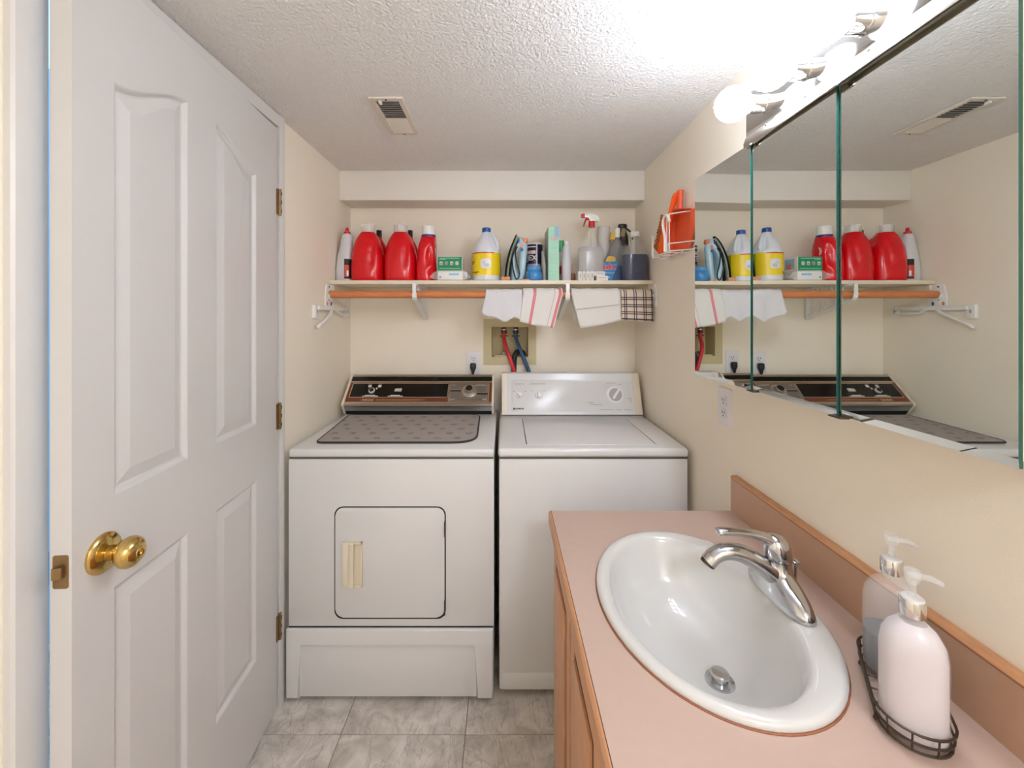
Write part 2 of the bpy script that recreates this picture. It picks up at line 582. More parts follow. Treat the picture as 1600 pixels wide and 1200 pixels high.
# door casing: mitred boards with a stepped profile on the strike side, hinge side and head
tr = sroot('trim_1', (XL, 0.7, 0))
def casing_profile(w):
    return [(0, 0), (0.0145, 0), (0.0155, w * 0.06), (0.0155, w * 0.42), (0.017, w * 0.5), (0.016, w * 0.93), (0.012, w), (0, w)]
def extrude_prof(prof, f, t0, t1):
    bm = B()
    return loft(bm, [[Vector(f(d, s, t)) for d, s in prof] for t in (t0, t1)])
obj('casing', extrude_prof(casing_profile(0.054), lambda d, s, t: (XL + d, DO0 + 0.0075 - s, t), 0, H - 0.001), 'trim_white', tr)
obj('casing', extrude_prof(casing_profile(0.034), lambda d, s, t: (XL + d, DO1 - 0.003 + s, t), 0, H - 0.001), 'trim_white', tr)
obj('casing', extrude_prof(casing_profile(0.044), lambda d, s, t: (XL + d, t, DOZ - 0.003 + s), DO0 + 0.007, DO1 - 0.004), 'trim_white', tr)
bm = B()
box(bm, XL - WT, XL, DO0, DO0 + 0.012, 0, DOZ)
box(bm, XL - WT, XL, DO1 - 0.012, DO1, 0, DOZ)
box(bm, XL - WT, XL, DO0 + 0.012, DO1 - 0.012, DOZ - 0.012, DOZ)
obj('jamb', bm, 'trim_white', tr)
obj('strike_plate', bx(XL + 0.0005, XL + 0.0135, DO0 + 0.0065, DO0 + 0.009, 0.905, 0.962), 'dark_metal', tr)

# the door itself, ajar: local u runs from the hinge to the latch, w is depth towards the room
DW, DZ0, DZ1, DT = 0.744, 0.012, 2.018, 0.035
ang = math.radians(3.9)
dr = sroot('door_1', (-0.788, 1.458, 0), 0)
ud = Vector((math.sin(ang), -math.cos(ang), 0))
wd = Vector((math.cos(ang), math.sin(ang), 0))
def D(u, v, w):
    p = Vector((-0.788, 1.458, 0)) + ud * u + wd * w
    return (p.x, p.y, v)
def arch(u, inner, outer):
    t = (u - outer) / (inner - outer)
    t = max(0, min(1, t))
    s = t * t * (3 - 2 * t)
    return 1.815 + 0.066 * s
PANELS = [(0.14, 0.345, 0.345, 0.14), (0.455, 0.66, 0.455, 0.66)]
def panel_poly(k, low, d=0.0):
    u0, u1, inn, out = PANELS[k]
    if low:
        return [(u0 + d, 0.285 + d), (u1 - d, 0.285 + d), (u1 - d, 0.852 - d), (u0 + d, 0.852 - d)]
    N = 16
    top = [(u1 - d + (u0 - u1 + 2 * d) * i / N, arch(u1 + (u0 - u1) * i / N, inn, out) - d) for i in range(N + 1)]
    return [(u0 + d, 1.027 + d), (u1 - d, 1.027 + d)] + top
bm = B()
NA = 16
def slabpiece(poly):
    bm.faces.new([bm.verts.new(D(u, v, 0)) for u, v in poly])
ub = [0.0, 0.14, 0.345, 0.455, 0.66, DW]
for u0, u1 in ((0, 0.14), (0.345, 0.455), (0.66, DW)):
    slabpiece([(u0, DZ0), (u1, DZ0), (u1, DZ1), (u0, DZ1)])
for k in (0, 1):
    u0, u1, inn, out = PANELS[k]
    slabpiece([(u0, DZ0), (u1, DZ0), (u1, 0.285), (u0, 0.285)])
    slabpiece([(u0, 0.852), (u1, 0.852), (u1, 1.027), (u0, 1.027)])
    cur = [(u0 + (u1 - u0) * i / NA, arch(u0 + (u1 - u0) * i / NA, inn, out)) for i in range(NA + 1)]
    for p, q in zip(cur, cur[1:]):
        slabpiece([p, q, (q[0], DZ1), (p[0], DZ1)])
rim_poly = [(0, DZ0), (DW, DZ0), (DW, DZ1), (0, DZ1)]
bk = [bm.verts.new(D(u, v, -DT)) for u, v in rim_poly]
ft = [bm.verts.new(D(u, v, 0)) for u, v in rim_poly]
bm.faces.new(list(reversed(bk)))
for i in range(4):
    j = (i + 1) % 4
    bm.faces.new((bk[i], bk[j], ft[j], ft[i]))
obj('slab', bm, 'door_white', dr, smooth=0)
def inset_poly(poly, d):
    n = len(poly)
    out = []
    for i in range(n):
        p0, p1, p2 = Vector(poly[i - 1]), Vector(poly[i]), Vector(poly[(i + 1) % n])
        e1, e2 = (p1 - p0).normalized(), (p2 - p1).normalized()
        n1, n2 = Vector((-e1.y, e1.x)), Vector((-e2.y, e2.x))
        m = (n1 + n2)
        m = m / max(1e-6, m.length)
        out.append(tuple(p1 + m * (d / max(0.3, m.dot(n1)))))
    return out
for k in (0, 1):
    for low in (False, True):
        bm = B()
        prof = [(0, 0), (0.003, -0.0015), (0.009, -0.0085), (0.013, -0.0095), (0.036, -0.003), (0.040, -0.002)]
        loft(bm, [[Vector(D(u, v, w)) for u, v in panel_poly(k, low, d)] for d, w in prof], cap0=False, cap1=True)
        obj('panel', bm, 'door_white', dr, smooth=12)
for z in (0.286, 1.02, 1.765):
    hg = obj('hinge', tube(B(), [(-0.784, 1.4665, z - 0.046), (-0.784, 1.4665, z + 0.046)], 0.0055, 10), 'old_brass', dr)
    bm = bx(-0.7865, -0.7845, 1.4475, 1.4655, z - 0.044, z + 0.044)
    obj('hinge_leaf', bm, 'old_brass', hg)
    bm = B()
    for dz in (-0.03, -0.0, 0.03):
        box(bm, -0.7786, -0.7782, 1.463, 1.470, z + dz - 0.006, z + dz + 0.006)
    obj('pin_joint', bm, 'dark_metal', hg)
KU, KZ = 0.685, 0.932
def DK(prof, name, m, par, seg=28, sx=1):
    bm = B()
    loft(bm, [[Vector(D(KU + r * math.cos(2 * PI * i / seg), KZ + r * math.sin(2 * PI * i / seg), w)) for i in range(seg)] for r, w in prof])
    return obj(name, bm, m, par)
kn = DK([(0.036, 0.0), (0.036, 0.004), (0.033, 0.008), (0.024, 0.011), (0.0135, 0.014), (0.0125, 0.024), (0.014, 0.028), (0.022, 0.034),
         (0.0275, 0.043), (0.028, 0.050), (0.025, 0.058), (0.018, 0.064), (0.012, 0.066)], 'knob', 'brass', dr)
DK([(0.0105, 0.0655), (0.010, 0.068), (0.006, 0.069), (0.0055, 0.0662)], 'lock_button', 'brass', kn)
bm = B()
p = prism(bm, rr(0, 0.0254, 0.905, 0.962, 0.004), lambda u, v, w: D(DW + w, v, -DT + 0.005 + u), 0, 0.0008)
lp = obj('latch_plate', bm, 'old_brass', dr)
bm = B()
prism(bm, [(0, 0.924), (0.013, 0.924), (0.013, 0.944), (0, 0.944)], lambda u, v, w: D(DW + 0.0008 + w * (1 if u < 0.006 else 0.55), v, -DT + 0.011 + u), 0, 0.0105, bev=0.002)
obj('latch_bolt', bm, 'old_brass', lp)
# ================================================================ DRYER
dx0, dx1, dyf = -0.768, -0.036, 1.490
dry = thing('clothes_dryer', 'white front-loading clothes dryer with brown woodgrain console beside the door', 'dryer', ((dx0 + dx1) / 2, 1.8, 0))
obj('body', bx(dx0 + 0.002, dx1 - 0.002, dyf + 0.004, 2.12, 0.02, 0.862, bev=0.004), 'appliance_white', dry)
obj('top', bx(dx0, dx1, dyf, 2.13, 0.864, 0.895, bev=0.010, seg=3), 'appliance_white', dry)
obj('seam_strip', bx(dx0 + 0.004, dx1 - 0.004, dyf + 0.0025, dyf + 0.006, 0.860, 0.866), 'seam', dry)
fp = obj('front_panel', bx(dx0 + 0.001, dx1 - 0.001, dyf + 0.0015, dyf + 0.006, 0.266, 0.859, bev=0.003), 'appliance_white', dry)
obj('door_gasket', prism(B(), rr(-0.6035, -0.2075, 0.2925, 0.6920, 0.031), XZ(dyf + 0.0025), 0, 0.002), 'gasket', fp)
dd = obj('door', prism(B(), rr(-0.599, -0.212, 0.2995, 0.688, 0.028), XZ(dyf + 0.001), 0, 0.0038, bev=0.0028, seg=3), 'appliance_white', dry)
hx0, hx1, hz0, hz1 = -0.5700, -0.5015, 0.411, 0.570
hy = dyf - 0.0024
hh = obj('handle', join(bx(hx0, hx0 + 0.024, hy - 0.012, hy, hz0, hz1, bev=0.002),
                        bx(hx1 - 0.006, hx1, hy - 0.011, hy, hz0, hz1, bev=0.0015),
                        bx(hx0 + 0.02, hx1, hy - 0.011, hy, hz0, hz0 + 0.007, bev=0.0015),
                        bx(hx0 + 0.02, hx1, hy - 0.011, hy, hz1 - 0.007, hz1, bev=0.0015),
                        prism(B(), [(hx0 + 0.016, 0.002), (hx0 + 0.024, 0.002), (hx0 + 0.040, 0.012), (hx0 + 0.040, 0.017), (hx0 + 0.030, 0.018), (hx0 + 0.018, 0.012)],
                              lambda u, v, w: (u, hy - v, w), hz0 + 0.002, hz1 - 0.002)), 'handle_cream', dd)
obj('handle_recess', bx(hx0 + 0.02, hx1 - 0.003, hy - 0.0015, hy, hz0 + 0.003, hz1 - 0.003), 'handle_cream', dd)
for z in (0.615, 0.338):
    obj('hinge', bx(-0.2125, -0.2085, dyf - 0.010, dyf - 0.0005, z - 0.027, z + 0.027, bev=0.001), 'dark_metal', dd)
obj('seam_strip', bx(dx0 + 0.002, dx1 - 0.004, dyf + 0.0012, dyf + 0.006, 0.258, 0.2665), 'gasket', dry)
kp = obj('kick_panel', bx(dx0 - 0.003, dx1 - 0.004, dyf - 0.002, dyf + 0.012, 0.018, 0.262, bev=0.004), 'appliance_white', dry)
U = [(dx0 - 0.003, 0.018), (-0.7235, 0.018), (-0.7235, 0.215), (-0.0985, 0.215), (-0.0985, 0.018), (dx1 - 0.004, 0.018), (dx1 - 0.004, 0.262), (dx0 - 0.003, 0.262)]
obj('kick_border', prism(B(), U, XZ(dyf - 0.0018), 0, 0.009, bev=0.006, seg=3), 'appliance_white', kp)
for x in (dx0 + 0.05, dx1 - 0.05):
    for y in (1.56, 2.06):
        obj('foot', lathe(B(), [(0.018, 0), (0.018, 0.008), (0.010, 0.010), (0.010, 0.022)], x, y), 'black', dry)
# console
cu0, cu1 = -0.770, -0.050
P0, P1 = Vector((0, 1.985, 0.949)), Vector((0, 2.118, 1.070))
SL = (P1 - P0).length
sd = (P1 - P0).normalized()
sn = Vector((0, -sd.z, sd.y))
def CP(u, v, w):
    p = P0 + sd * v + sn * w
    return (u, p.y, p.z)
side = [(2.02, 0.893), (1.985, 0.944), (1.985, 0.950), (2.118, 1.070), (2.135, 1.070), (2.135, 0.893)]
cs = obj('console', prism(B(), side, lambda u, v, w: (w, u, v), cu0 + 0.010, cu1 - 0.010), 'silver', dry, smooth=20)
for x0, x1 in ((cu0, cu0 + 0.0105), (cu1 - 0.0105, cu1)):
    sp = [(2.017, 0.893), (1.981, 0.944), (1.981, 0.952), (2.114, 1.0745), (2.137, 1.0745), (2.137, 0.893)]
    obj('end_cap', prism(B(), sp, lambda u, v, w: (w, u, v), x0, x1), 'appliance_cream', cs, smooth=20)
def strip(name, m, u0, u1, v0, v1, w=0.001, r=0.0, par=None):
    poly = rr(u0, u1, v0, v1, r, 4) if r > 0 else [(u0, v0), (u1, v0), (u1, v1), (u0, v1)]
    return obj(name, prism(B(), poly, CP, -0.0002, w), m, par or cs, smooth=20)
a0, a1 = cu0 + 0.0105, cu1 - 0.0105
strip('trim_strip', 'silver', a0, a1, 0, 0.013, 0.004)
strip('woodgrain_band', 'wood_veneer', a0, a1, 0.013, 0.130, 0.0008)
strip('trim_strip', 'silver', a0, a1, 0.130, 0.139, 0.003)
strip('black_band', 'glossy_black', a0, a1, 0.139, 0.167, 0.0012)
strip('trim_strip', 'silver', a0, a1, 0.167, 0.180, 0.003)
strip('inset_frame', 'silver', -0.748, -0.272, 0.040, 0.126, 0.0012)
strip('inset_panel', 'glossy_black', -0.744, -0.276, 0.044, 0.122, 0.0018)
strip('dial_frame', 'silver', -0.270, -0.074, 0.017, 0.127, 0.0014, 0.006)
strip('dial_plate', 'dial_plate', -0.267, -0.077, 0.020, 0.124, 0.002, 0.005)
# lower face under the lip
q0, q1 = Vector((0, 2.02, 0.893)), Vector((0, 1.985, 0.944))
qd = (q1 - q0)
ql = qd.length
qd.normalize()
qn = Vector((0, -qd.z, qd.y))
def CQ(u, v, w):
    p = q0 + qd * v + qn * w
    return (u, p.y, p.z)
obj('black_band', prism(B(), [(a0, 0.002), (a1, 0.002), (a1, 0.027), (a0, 0.027)], CQ, -0.0002, 0.0006), 'glossy_black', cs)
obj('trim_strip', prism(B(), [(a0, 0.028), (a1, 0.028), (a1, ql - 0.003), (a0, ql - 0.003)], CQ, -0.0002, 0.0012), 'brushed', cs)
obj('dark_line', prism(B(), [(a0, ql - 0.003), (a1, ql - 0.003), (a1, ql), (a0, ql)], CQ, -0.0002, 0.0005), 'gasket', cs)  # narrow dark strip along the top of the lower face
for x in (cu0 + 0.005, cu1 - 0.005):
    obj('screw', prism(B(), circ(x, 0.008, 0.0025, 10), CQ, 0.003, 0.0045), 'dark_metal', cs)
def knobP(f, cu_, cv, prof, seg=28):
    return loft(B(), [[Vector(f(cu_ + r * math.cos(2 * PI * i / seg), cv + r * math.sin(2 * PI * i / seg), w)) for i in range(seg)] for r, w in prof])
dl = obj('dial', knobP(CP, -0.170, 0.078, [(0.037, 0.002), (0.037, 0.005), (0.033, 0.007), (0.022, 0.008), (0.021, 0.024), (0.019, 0.027), (0.017, 0.027)]), 'silver', cs)
obj('dial_top', knobP(CP, -0.170, 0.078, [(0.017, 0.0265), (0.016, 0.028)]), 'gasket', dl)
for k in range(9):
    a = math.radians(200 + k * 17.5)
    obj('dial_mark', prism(B(), circ(-0.170 + 0.044 * math.cos(a), 0.078 + 0.044 * math.sin(a), 0.0022, 8), CP, 0.002, 0.0026), 'mark_light', cs)
strip('marker_line', 'mark_dark', -0.262, -0.212, 0.076, 0.083, 0.0028)
strip('marker_line', 'mark_dark', -0.132, -0.081, 0.058, 0.065, 0.0028)
for u0, u1, v in ((-0.256, -0.240, 0.112), (-0.142, -0.092, 0.112), (-0.262, -0.236, 0.026), (-0.106, -0.086, 0.026)):
    strip('print_line', 'mark_light', u0, u1, v, v + 0.004, 0.0024)
for u0, u1, v0, v1 in ((-0.258, -0.208, 0.086, 0.0872), (-0.262, -0.2608, 0.086, 0.118), (-0.136, -0.084, 0.068, 0.0692), (-0.0852, -0.084, 0.068, 0.116),
                       (-0.262, -0.2608, 0.022, 0.070), (-0.0852, -0.084, 0.022, 0.052)):
    strip('print_line', 'mark_light', u0, u1, v0, v1, 0.0024)
sk = obj('selector_knob', knobP(CP, -0.644, 0.078, [(0.015, 0.0018), (0.015, 0.010), (0.012, 0.012), (0.0115, 0.012)]), 'mark_light', cs)
obj('knob_top', knobP(CP, -0.644, 0.078, [(0.0112, 0.0118), (0.011, 0.0128)]), 'gasket', sk)
for u in (-0.660, -0.612):
    strip('print_tag', 'mark_light', u - 0.008, u + 0.008, 0.100, 0.117, 0.0022)
strip('print_line', 'mark_light', -0.628, -0.620, 0.088, 0.098, 0.0022)
obj('rocker_switch', prism(B(), [(-0.534, 0.074), (-0.501, 0.074), (-0.499, 0.091), (-0.531, 0.089)], CP, 0.0015, 0.008, bev=0.001), 'mark_light', cs)
for u0, u1 in ((-0.684, -0.608), (-0.560, -0.488)):
    strip('print_plate', 'mark_light', u0, u1, 0.045, 0.050, 0.0022)
    strip('print_plate', 'mark_light', u0 + 0.012, u1 - 0.014, 0.050, 0.0545, 0.0022)
obj('lettering', xf(text_bm('Admiral', 0.018, 0.25, 0.0003, 0.95, 0.0003), lambda x, y, z: CP(-0.655 + x, 0.0265 + y, 0.0012 + z)), 'mark_tan', cs, smooth=0)
u = -0.612
while u < -0.385:
    l = random.uniform(0.008, 0.02)
    strip('print_line', 'mark_tan', u, u + l, 0.025, 0.0272, 0.0014)
    u += l + 0.003
# rug mat on the dryer
poly = []
cA, cB, cC, cD = (-0.735, 1.985), (-0.703, 1.553), (-0.100, 1.553), (-0.112, 1.990)
def soft_quad(q, r, seg=6):
    out = []
    for i in range(4):
        p0, p1, p2 = Vector(q[i - 1]), Vector(q[i]), Vector(q[(i + 1) % 4])
        a, b = p1 + (p0 - p1).normalized() * r[i], p1 + (p2 - p1).normalized() * r[i]
        for k in range(seg + 1):
            t = k / seg
            out.append(tuple(a * (1 - t) ** 2 + p1 * 2 * t * (1 - t) + b * t * t))
    return out
mq = soft_quad([cA, cB, cC, cD], [0.03, 0.03, 0.10, 0.05])
mt = thing('floor_mat', 'grey speckled mat with dark border lying on the dryer top', 'mat', (-0.41, 1.77, 0.895))
obj('pile', prism(B(), inset_poly(mq, 0.006), XY(0.8954), 0, 0.0065), 'rug', mt, smooth=30)
obj('border', tube(B(), [(u, v, 0.8992) for u, v in inset_poly(mq, 0.004)], 0.0042, 6, closed=True), 'mat_border', mt)
# ================================================================ WASHER
wx0, wx1, wyf = -0.021, 0.662, 1.505
was = thing('washing_machine', 'white top-loading washing machine with plain white console and three knobs', 'washer', (0.32, 1.8, 0))
obj('body', bx(wx0 + 0.002, wx1 - 0.002, wyf + 0.003, 2.11, 0.025, 0.857, bev=0.006), 'appliance_white', was)
obj('toe_panel', bx(wx0 + 0.014, wx1 - 0.014, wyf + 0.0005, wyf + 0.006, 0.028, 0.087, bev=0.002), 'appliance_white', was)
obj('seam_strip', bx(wx0 + 0.004, wx1 - 0.004, wyf + 0.002, wyf + 0.01, 0.855, 0.861), 'seam', was)
tp = obj('top', bx(wx0 - 0.001, wx1 + 0.001, wyf - 0.001, 2.12, 0.8595, 0.893, bev=0.011, seg=3), 'appliance_white', was)
lid = obj('lid', bx(0.084, 0.560, 1.548, 1.945, 0.8915, 0.8945, bev=0.0012), 'appliance_white', was)
obj('lid_gap', prism(B(), [(0.0805, 1.556), (0.0845, 1.556), (0.0845, 1.935), (0.0815, 1.935)], XY(0.8930), 0, 0.0008), 'mark_dark', lid)
obj('lid_gap', prism(B(), [(0.560, 1.556), (0.5635, 1.556), (0.562, 1.935), (0.560, 1.935)], XY(0.8930), 0, 0.0008), 'seam', lid)
obj('lid_gap', prism(B(), [(0.084, 1.945), (0.560, 1.945), (0.560, 1.947), (0.084, 1.947)], XY(0.8928), 0, 0.0005), 'mark_grey', lid)
for x in (0.04, 0.6):
    for y in (1.56, 2.05):
        obj('foot', lathe(B(), [(0.018, 0), (0.018, 0.008), (0.010, 0.010), (0.010, 0.027)], x, y), 'black', was)
W0, W1 = Vector((0, 2.000, 0.8975)), Vector((0, 2.072, 1.083))
wl = (W1 - W0).length
w_d = (W1 - W0).normalized()
w_n = Vector((0, -w_d.z, w_d.y))
def WP(u, v, w):
    p = W0 + w_d * v + w_n * w
    return (u, p.y, p.z)
wside = [(2.000, 0.8965), (2.072, 1.083), (2.080, 1.087), (2.105, 1.087), (2.112, 1.08), (2.112, 0.8965)]
wc = obj('console', prism(B(), wside, lambda u, v, w: (w, u, v), 0.014, 0.628), 'appliance_white', was, smooth=30)
wcap = [(1.998, 0.8965), (2.070, 1.0845), (2.079, 1.089), (2.106, 1.089), (2.114, 1.082), (2.114, 0.8965)]
obj('end_cap', prism(B(), wcap, lambda u, v, w: (w, u, v), -0.012, 0.015, bev=0.002), 'appliance_cream', wc, smooth=30)
obj('end_cap', prism(B(), wcap, lambda u, v, w: (w, u, v), 0.627, 0.661, bev=0.002), 'appliance_cream', wc, smooth=30)
obj('seam_strip', bx(-0.010, 0.659, 1.9975, 2.003, 0.8935, 0.8975), 'seam', wc)
def wstrip(name, m, u0, u1, v0, v1, w=0.0006, r=0.0):
    poly = rr(u0, u1, v0, v1, r, 5) if r > 0 else [(u0, v0), (u1, v0), (u1, v1), (u0, v1)]
    return obj(name, prism(B(), poly, WP, -0.0002, w), m, wc, smooth=20)
ol = rr(0.034, 0.618, 0.014, 0.170, 0.016, 5)
obj('panel_edge', join(prism(B(), rr(0.034, 0.618, 0.014, 0.168, 0.016, 5), WP, 0, 0.0015, bev=0.001)), 'appliance_white', wc)
for u, v, r in ((0.0703, 0.094, 0.0145), (0.1645, 0.094, 0.0155)):
    k = obj('knob', knobP(WP, u, v, [(r * 1.08, 0.0012), (r * 1.08, 0.004), (r, 0.006), (r * 0.9, 0.008)]), 'plastic_white', wc)
    tl = 0.7 if u < 0.1 else 0.0
    def kf(a, b, w, u=u, v=v, tl=tl):
        return WP(u + a * math.cos(tl) - b * math.sin(tl), v + a * math.sin(tl) + b * math.cos(tl), w)
    obj('knob_grip', prism(B(), rr(-0.0035, 0.0035, -r, r, 0.003), kf, 0.006, 0.017, bev=0.001), 'plastic_white', k)
    obj('knob_mark', prism(B(), rr(-0.0052, -0.0036, -r * 0.8, r * 0.8, 0.0006), kf, 0.006, 0.0095), 'seam', k)
k = obj('dial', knobP(WP, 0.536, 0.094, [(0.042, 0.0014), (0.042, 0.003), (0.036, 0.006), (0.0315, 0.007), (0.031, 0.012), (0.0275, 0.015), (0.026, 0.015)]), 'plastic_white', wc)
obj('dial_ring', knobP(WP, 0.536, 0.094, [(0.0305, 0.0122), (0.0290, 0.0148), (0.027, 0.0153)]), 'mark_grey', k)
obj('dial_face', knobP(WP, 0.536, 0.094, [(0.027, 0.0148), (0.0265, 0.0158)]), 'grey_bottle', k)
def kf2(a, b, w):
    tl = -0.6
    return WP(0.536 + a * math.cos(tl) - b * math.sin(tl), 0.094 + a * math.sin(tl) + b * math.cos(tl), w)
obj('dial_grip', prism(B(), rr(-0.005, 0.005, -0.027, 0.027, 0.003), kf2, 0.0155, 0.026, bev=0.0015), 'plastic_white', k)
for u0, u1, v in ((0.048, 0.096, 0.146), (0.125, 0.202, 0.146), (0.042, 0.052, 0.110), (0.098, 0.108, 0.110), (0.132, 0.140, 0.112), (0.19, 0.2, 0.112),
                  (0.498, 0.545, 0.150), (0.555, 0.572, 0.142), (0.41, 0.47, 0.046), (0.40, 0.43, 0.056), (0.595, 0.616, 0.074), (0.604, 0.616, 0.062),
                  (0.455, 0.52, 0.022), (0.535, 0.56, 0.022), (0.572, 0.605, 0.022)):
    wstrip('print_line', 'mark_grey', u0, u1, v, v + 0.003, 0.0020)
wstrip('logo_square', 'mark_dark', 0.043, 0.051, 0.023, 0.032, 0.0020)
obj('lettering', xf(text_bm('KENMORE', 0.0088, 0, 0.0002, 1.0, 0.0004), lambda x, y, z: WP(0.0735 + x, 0.0275 + y, 0.0018 + z)), 'mark_dark', wc, smooth=0)

# ================================================================ SHELF, ROD, BRACKETS
SZ = 1.531
SYF = 1.918
sh = thing('wall_shelf', 'long cream wall shelf above the washer and dryer', 'shelf', (-0.06, 2.05, SZ - 0.018))
obj('board', bx(XL + 0.001, XR - 0.001, SYF, YB - 0.001, SZ - 0.018, SZ, bev=0.0015), 'shelf_paint', sh)
obj('cleat', bx(XL + 0.001, XR - 0.001, YB - 0.018, YB - 0.001, SZ - 0.058, SZ - 0.0185), 'shelf_paint', sh)
obj('cleat', bx(XL + 0.001, XL + 0.018, 1.93, YB - 0.019, SZ - 0.045, SZ - 0.0185), 'shelf_paint', sh)
obj('cleat', bx(XR - 0.018, XR - 0.001, 1.93, YB - 0.019, SZ - 0.045, SZ - 0.0185), 'shelf_paint', sh)
RY, RZ, RR = 1.908, 1.4655, 0.0172
def socket(x, s):
    o = obj('rod_socket', join(
        prism(B(), [(1.868, 1.412), (1.945, 1.405), (1.952, 1.44), (1.948, 1.508), (1.880, 1.510), (1.866, 1.455)],
              lambda u, v, w: (x + s * w, u, v), 0.0005, 0.006, bev=0.002),
        tube(B(), [(x + s * 0.011, RY + 0.0225 * math.cos(a), RZ + 0.0225 * math.sin(a)) for a in [PI + PI * i / 12 for i in range(13)]], 0.0045, 8)), 'plastic_white', sh)
    return o
s0 = socket(XL, 1)
s1 = socket(XR, -1)
obj('sticker', prism(B(), circ(1.880, 1.424, 0.006, 12, 0.009), lambda u, v, w: (XL + 0.006 + w, u, v), 0, 0.001), 'orange', s0)
obj('sticker', prism(B(), circ(1.926, 1.424, 0.006, 12, 0.009), lambda u, v, w: (XL + 0.006 + w, u, v), 0, 0.001), 'purple_ring', s0)
obj('screw', prism(B(), circ(1.902, 1.441, 0.004, 10), lambda u, v, w: (XL + 0.006 + w, u, v), 0, 0.002), 'dark_metal', s0)
obj('screw', prism(B(), circ(1.902, 1.500, 0.004, 10), lambda u, v, w: (XL + 0.006 + w, u, v), 0, 0.002), 'dark_metal', s0)
def bracket(cx):
    hw = 0.010
    X = lambda u, v, w: (cx + w, u, v)
    def bar(poly, w0=-hw, w1=hw):
        return prism(B(), poly, X, w0, w1)
    # strap under the board, drop in front of it, hook under the rod, brace to the wall
    pts = [(1.925, 1.5115), (1.900, 1.506)]
    parts = [bar([(1.890, 1.506), (2.168, 1.506), (2.168, 1.5125), (1.890, 1.5125)]),
             bar([(2.163, 1.352), (2.169, 1.352), (2.169, 1.512), (2.163, 1.512)])]
    hook = [(1.8825, 1.5115), (1.8815, 1.492), (1.8815, 1.470), (1.8845, 1.452), (1.894, 1.442), (1.908, 1.4405), (1.925, 1.436), (2.166, 1.3535)]
    outer = hook
    for p, q in zip(hook, hook[1:]):
        d = (Vector(q) - Vector(p)).normalized()
        n = Vector((d.y, -d.x)) * 0.0025
        p, q = Vector(p) - d * 0.001, Vector(q) + d * 0.001
        if abs(p.x - 1.8815) < 0.002 and p.y > 1.485:
            hw2 = 0.008
        else:
            hw2 = hw
        parts.append(prism(B(), [tuple(p + n), tuple(q + n), tuple(q - n), tuple(p - n)], X, -hw2, hw2))
    parts.append(bar([(1.880, 1.507), (1.895, 1.507), (1.895, 1.5125), (1.880, 1.5125)], -0.008, 0.008))
    o = obj('bracket', join(*parts), 'plastic_white', sh, smooth=20)
    lat = B()
    N = 7
    top = [(1.95 + (2.16 - 1.95) * i / N, 1.506) for i in range(N + 1)]
    bot = [(1.935 + (2.16 - 1.935) * i / N, 1.432 - (1.432 - 1.356) * i / N) for i in range(N + 1)]
    for i in range(N):
        tube(lat, [(cx, *top[i]), (cx, *bot[i + 1])], 0.0035, 5)
        tube(lat, [(cx, *bot[i]), (cx, *top[i + 1])], 0.0035, 5)
    obj('lattice_web', lat, 'plastic_white', o)
bracket(-0.4035)
bracket(0.2845)
tag(obj('closet_rod', tube(B(), [(XL + 0.0075, RY, RZ), (XR - 0.0075, RY, RZ)], RR, 20), 'dowel'),
    'long round wooden closet rod hanging beneath the shelf', 'rod')

# ================================================================ TOWELS ON THE ROD
def towel(name, m, label, tx0, tx1, bx0, bx1, zl, zr, back=0.10, wav=0.004, sag=None, rad=0.0225, solid=0.003, nx=26, seed=1, hem=0.0):
    """cloth folded over the rod: top edge tx0..tx1, front hem bx0..bx1 at heights zl..zr"""
    rnd = random.Random(seed)
    ph = [rnd.uniform(0, 6.28) for _ in range(4)]
    rows = []
    prof = []
    for i in range(6):
        prof.append(('b', i / 5))
    for i in range(1, 8):
        prof.append(('o', i / 8))
    for i in range(13):
        prof.append(('f', i / 12))
    bm = B()
    uvl = bm.loops.layers.uv.new('UVMap')
    uvs = {}
    total = len(prof) - 1
    for k, (kind, t) in enumerate(prof):
        row = []
        for j in range(nx + 1):
            u = j / nx
            xt = tx0 + (tx1 - tx0) * u
            xb = bx0 + (bx1 - bx0) * u
            zb = zl + (zr - zl) * u + (sag(u) if sag else 0)
            w = math.sin(u * 9 + ph[0]) * 0.6 + math.sin(u * 17 + ph[1]) * 0.4
            if kind == 'b':
                y = RY + rad + 0.002 * w * (1 - t)
                z = RZ - back * (1 - t)
                x = xt + (xb - xt) * 0.5 * (1 - t)
                v = 0
            elif kind == 'o':
                a = PI * t
                y = RY + rad * math.cos(a)
                z = RZ + rad * math.sin(a) + 0.0012 * math.sin(u * 21 + ph[2])
                x = xt
                v = 0.1
            else:
                y = RY - rad - 0.004 * t - wav * t * (0.5 + w) 
                z = RZ + (zb - RZ) * t
                x = xt + (xb - xt) * t
                v = 0.2 + 0.8 * t
            vv = bm.verts.new((x, y, z))
            uvs[vv] = (u, v if kind != 'o' else 0.2 * t)
            row.append(vv)
        rows.append(row)
    for a, b in zip(rows, rows[1:]):
        for j in range(nx):
            bm.faces.new((a[j], a[j + 1], b[j + 1], b[j]))
    for f in bm.faces:
        for l in f.loops:
            l[uvl].uv = uvs[l.vert]
    o = obj(name, bm, m, None, smooth=60, solid=solid)
    return tag(o, label, 'towel')
towel('hand_towel', 'terry', 'plain white terry cloth with wavy hem over the closet rod', -0.084, 0.081, -0.101, 0.081, 1.383, 1.352, 0.085, 0.006,
      sag=lambda u: -0.034 * math.sin(min(1, u * 1.25) * PI) ** 1.0 * (0.3 + 0.7 * u) - 0.006 * math.sin(u * 14), seed=3)
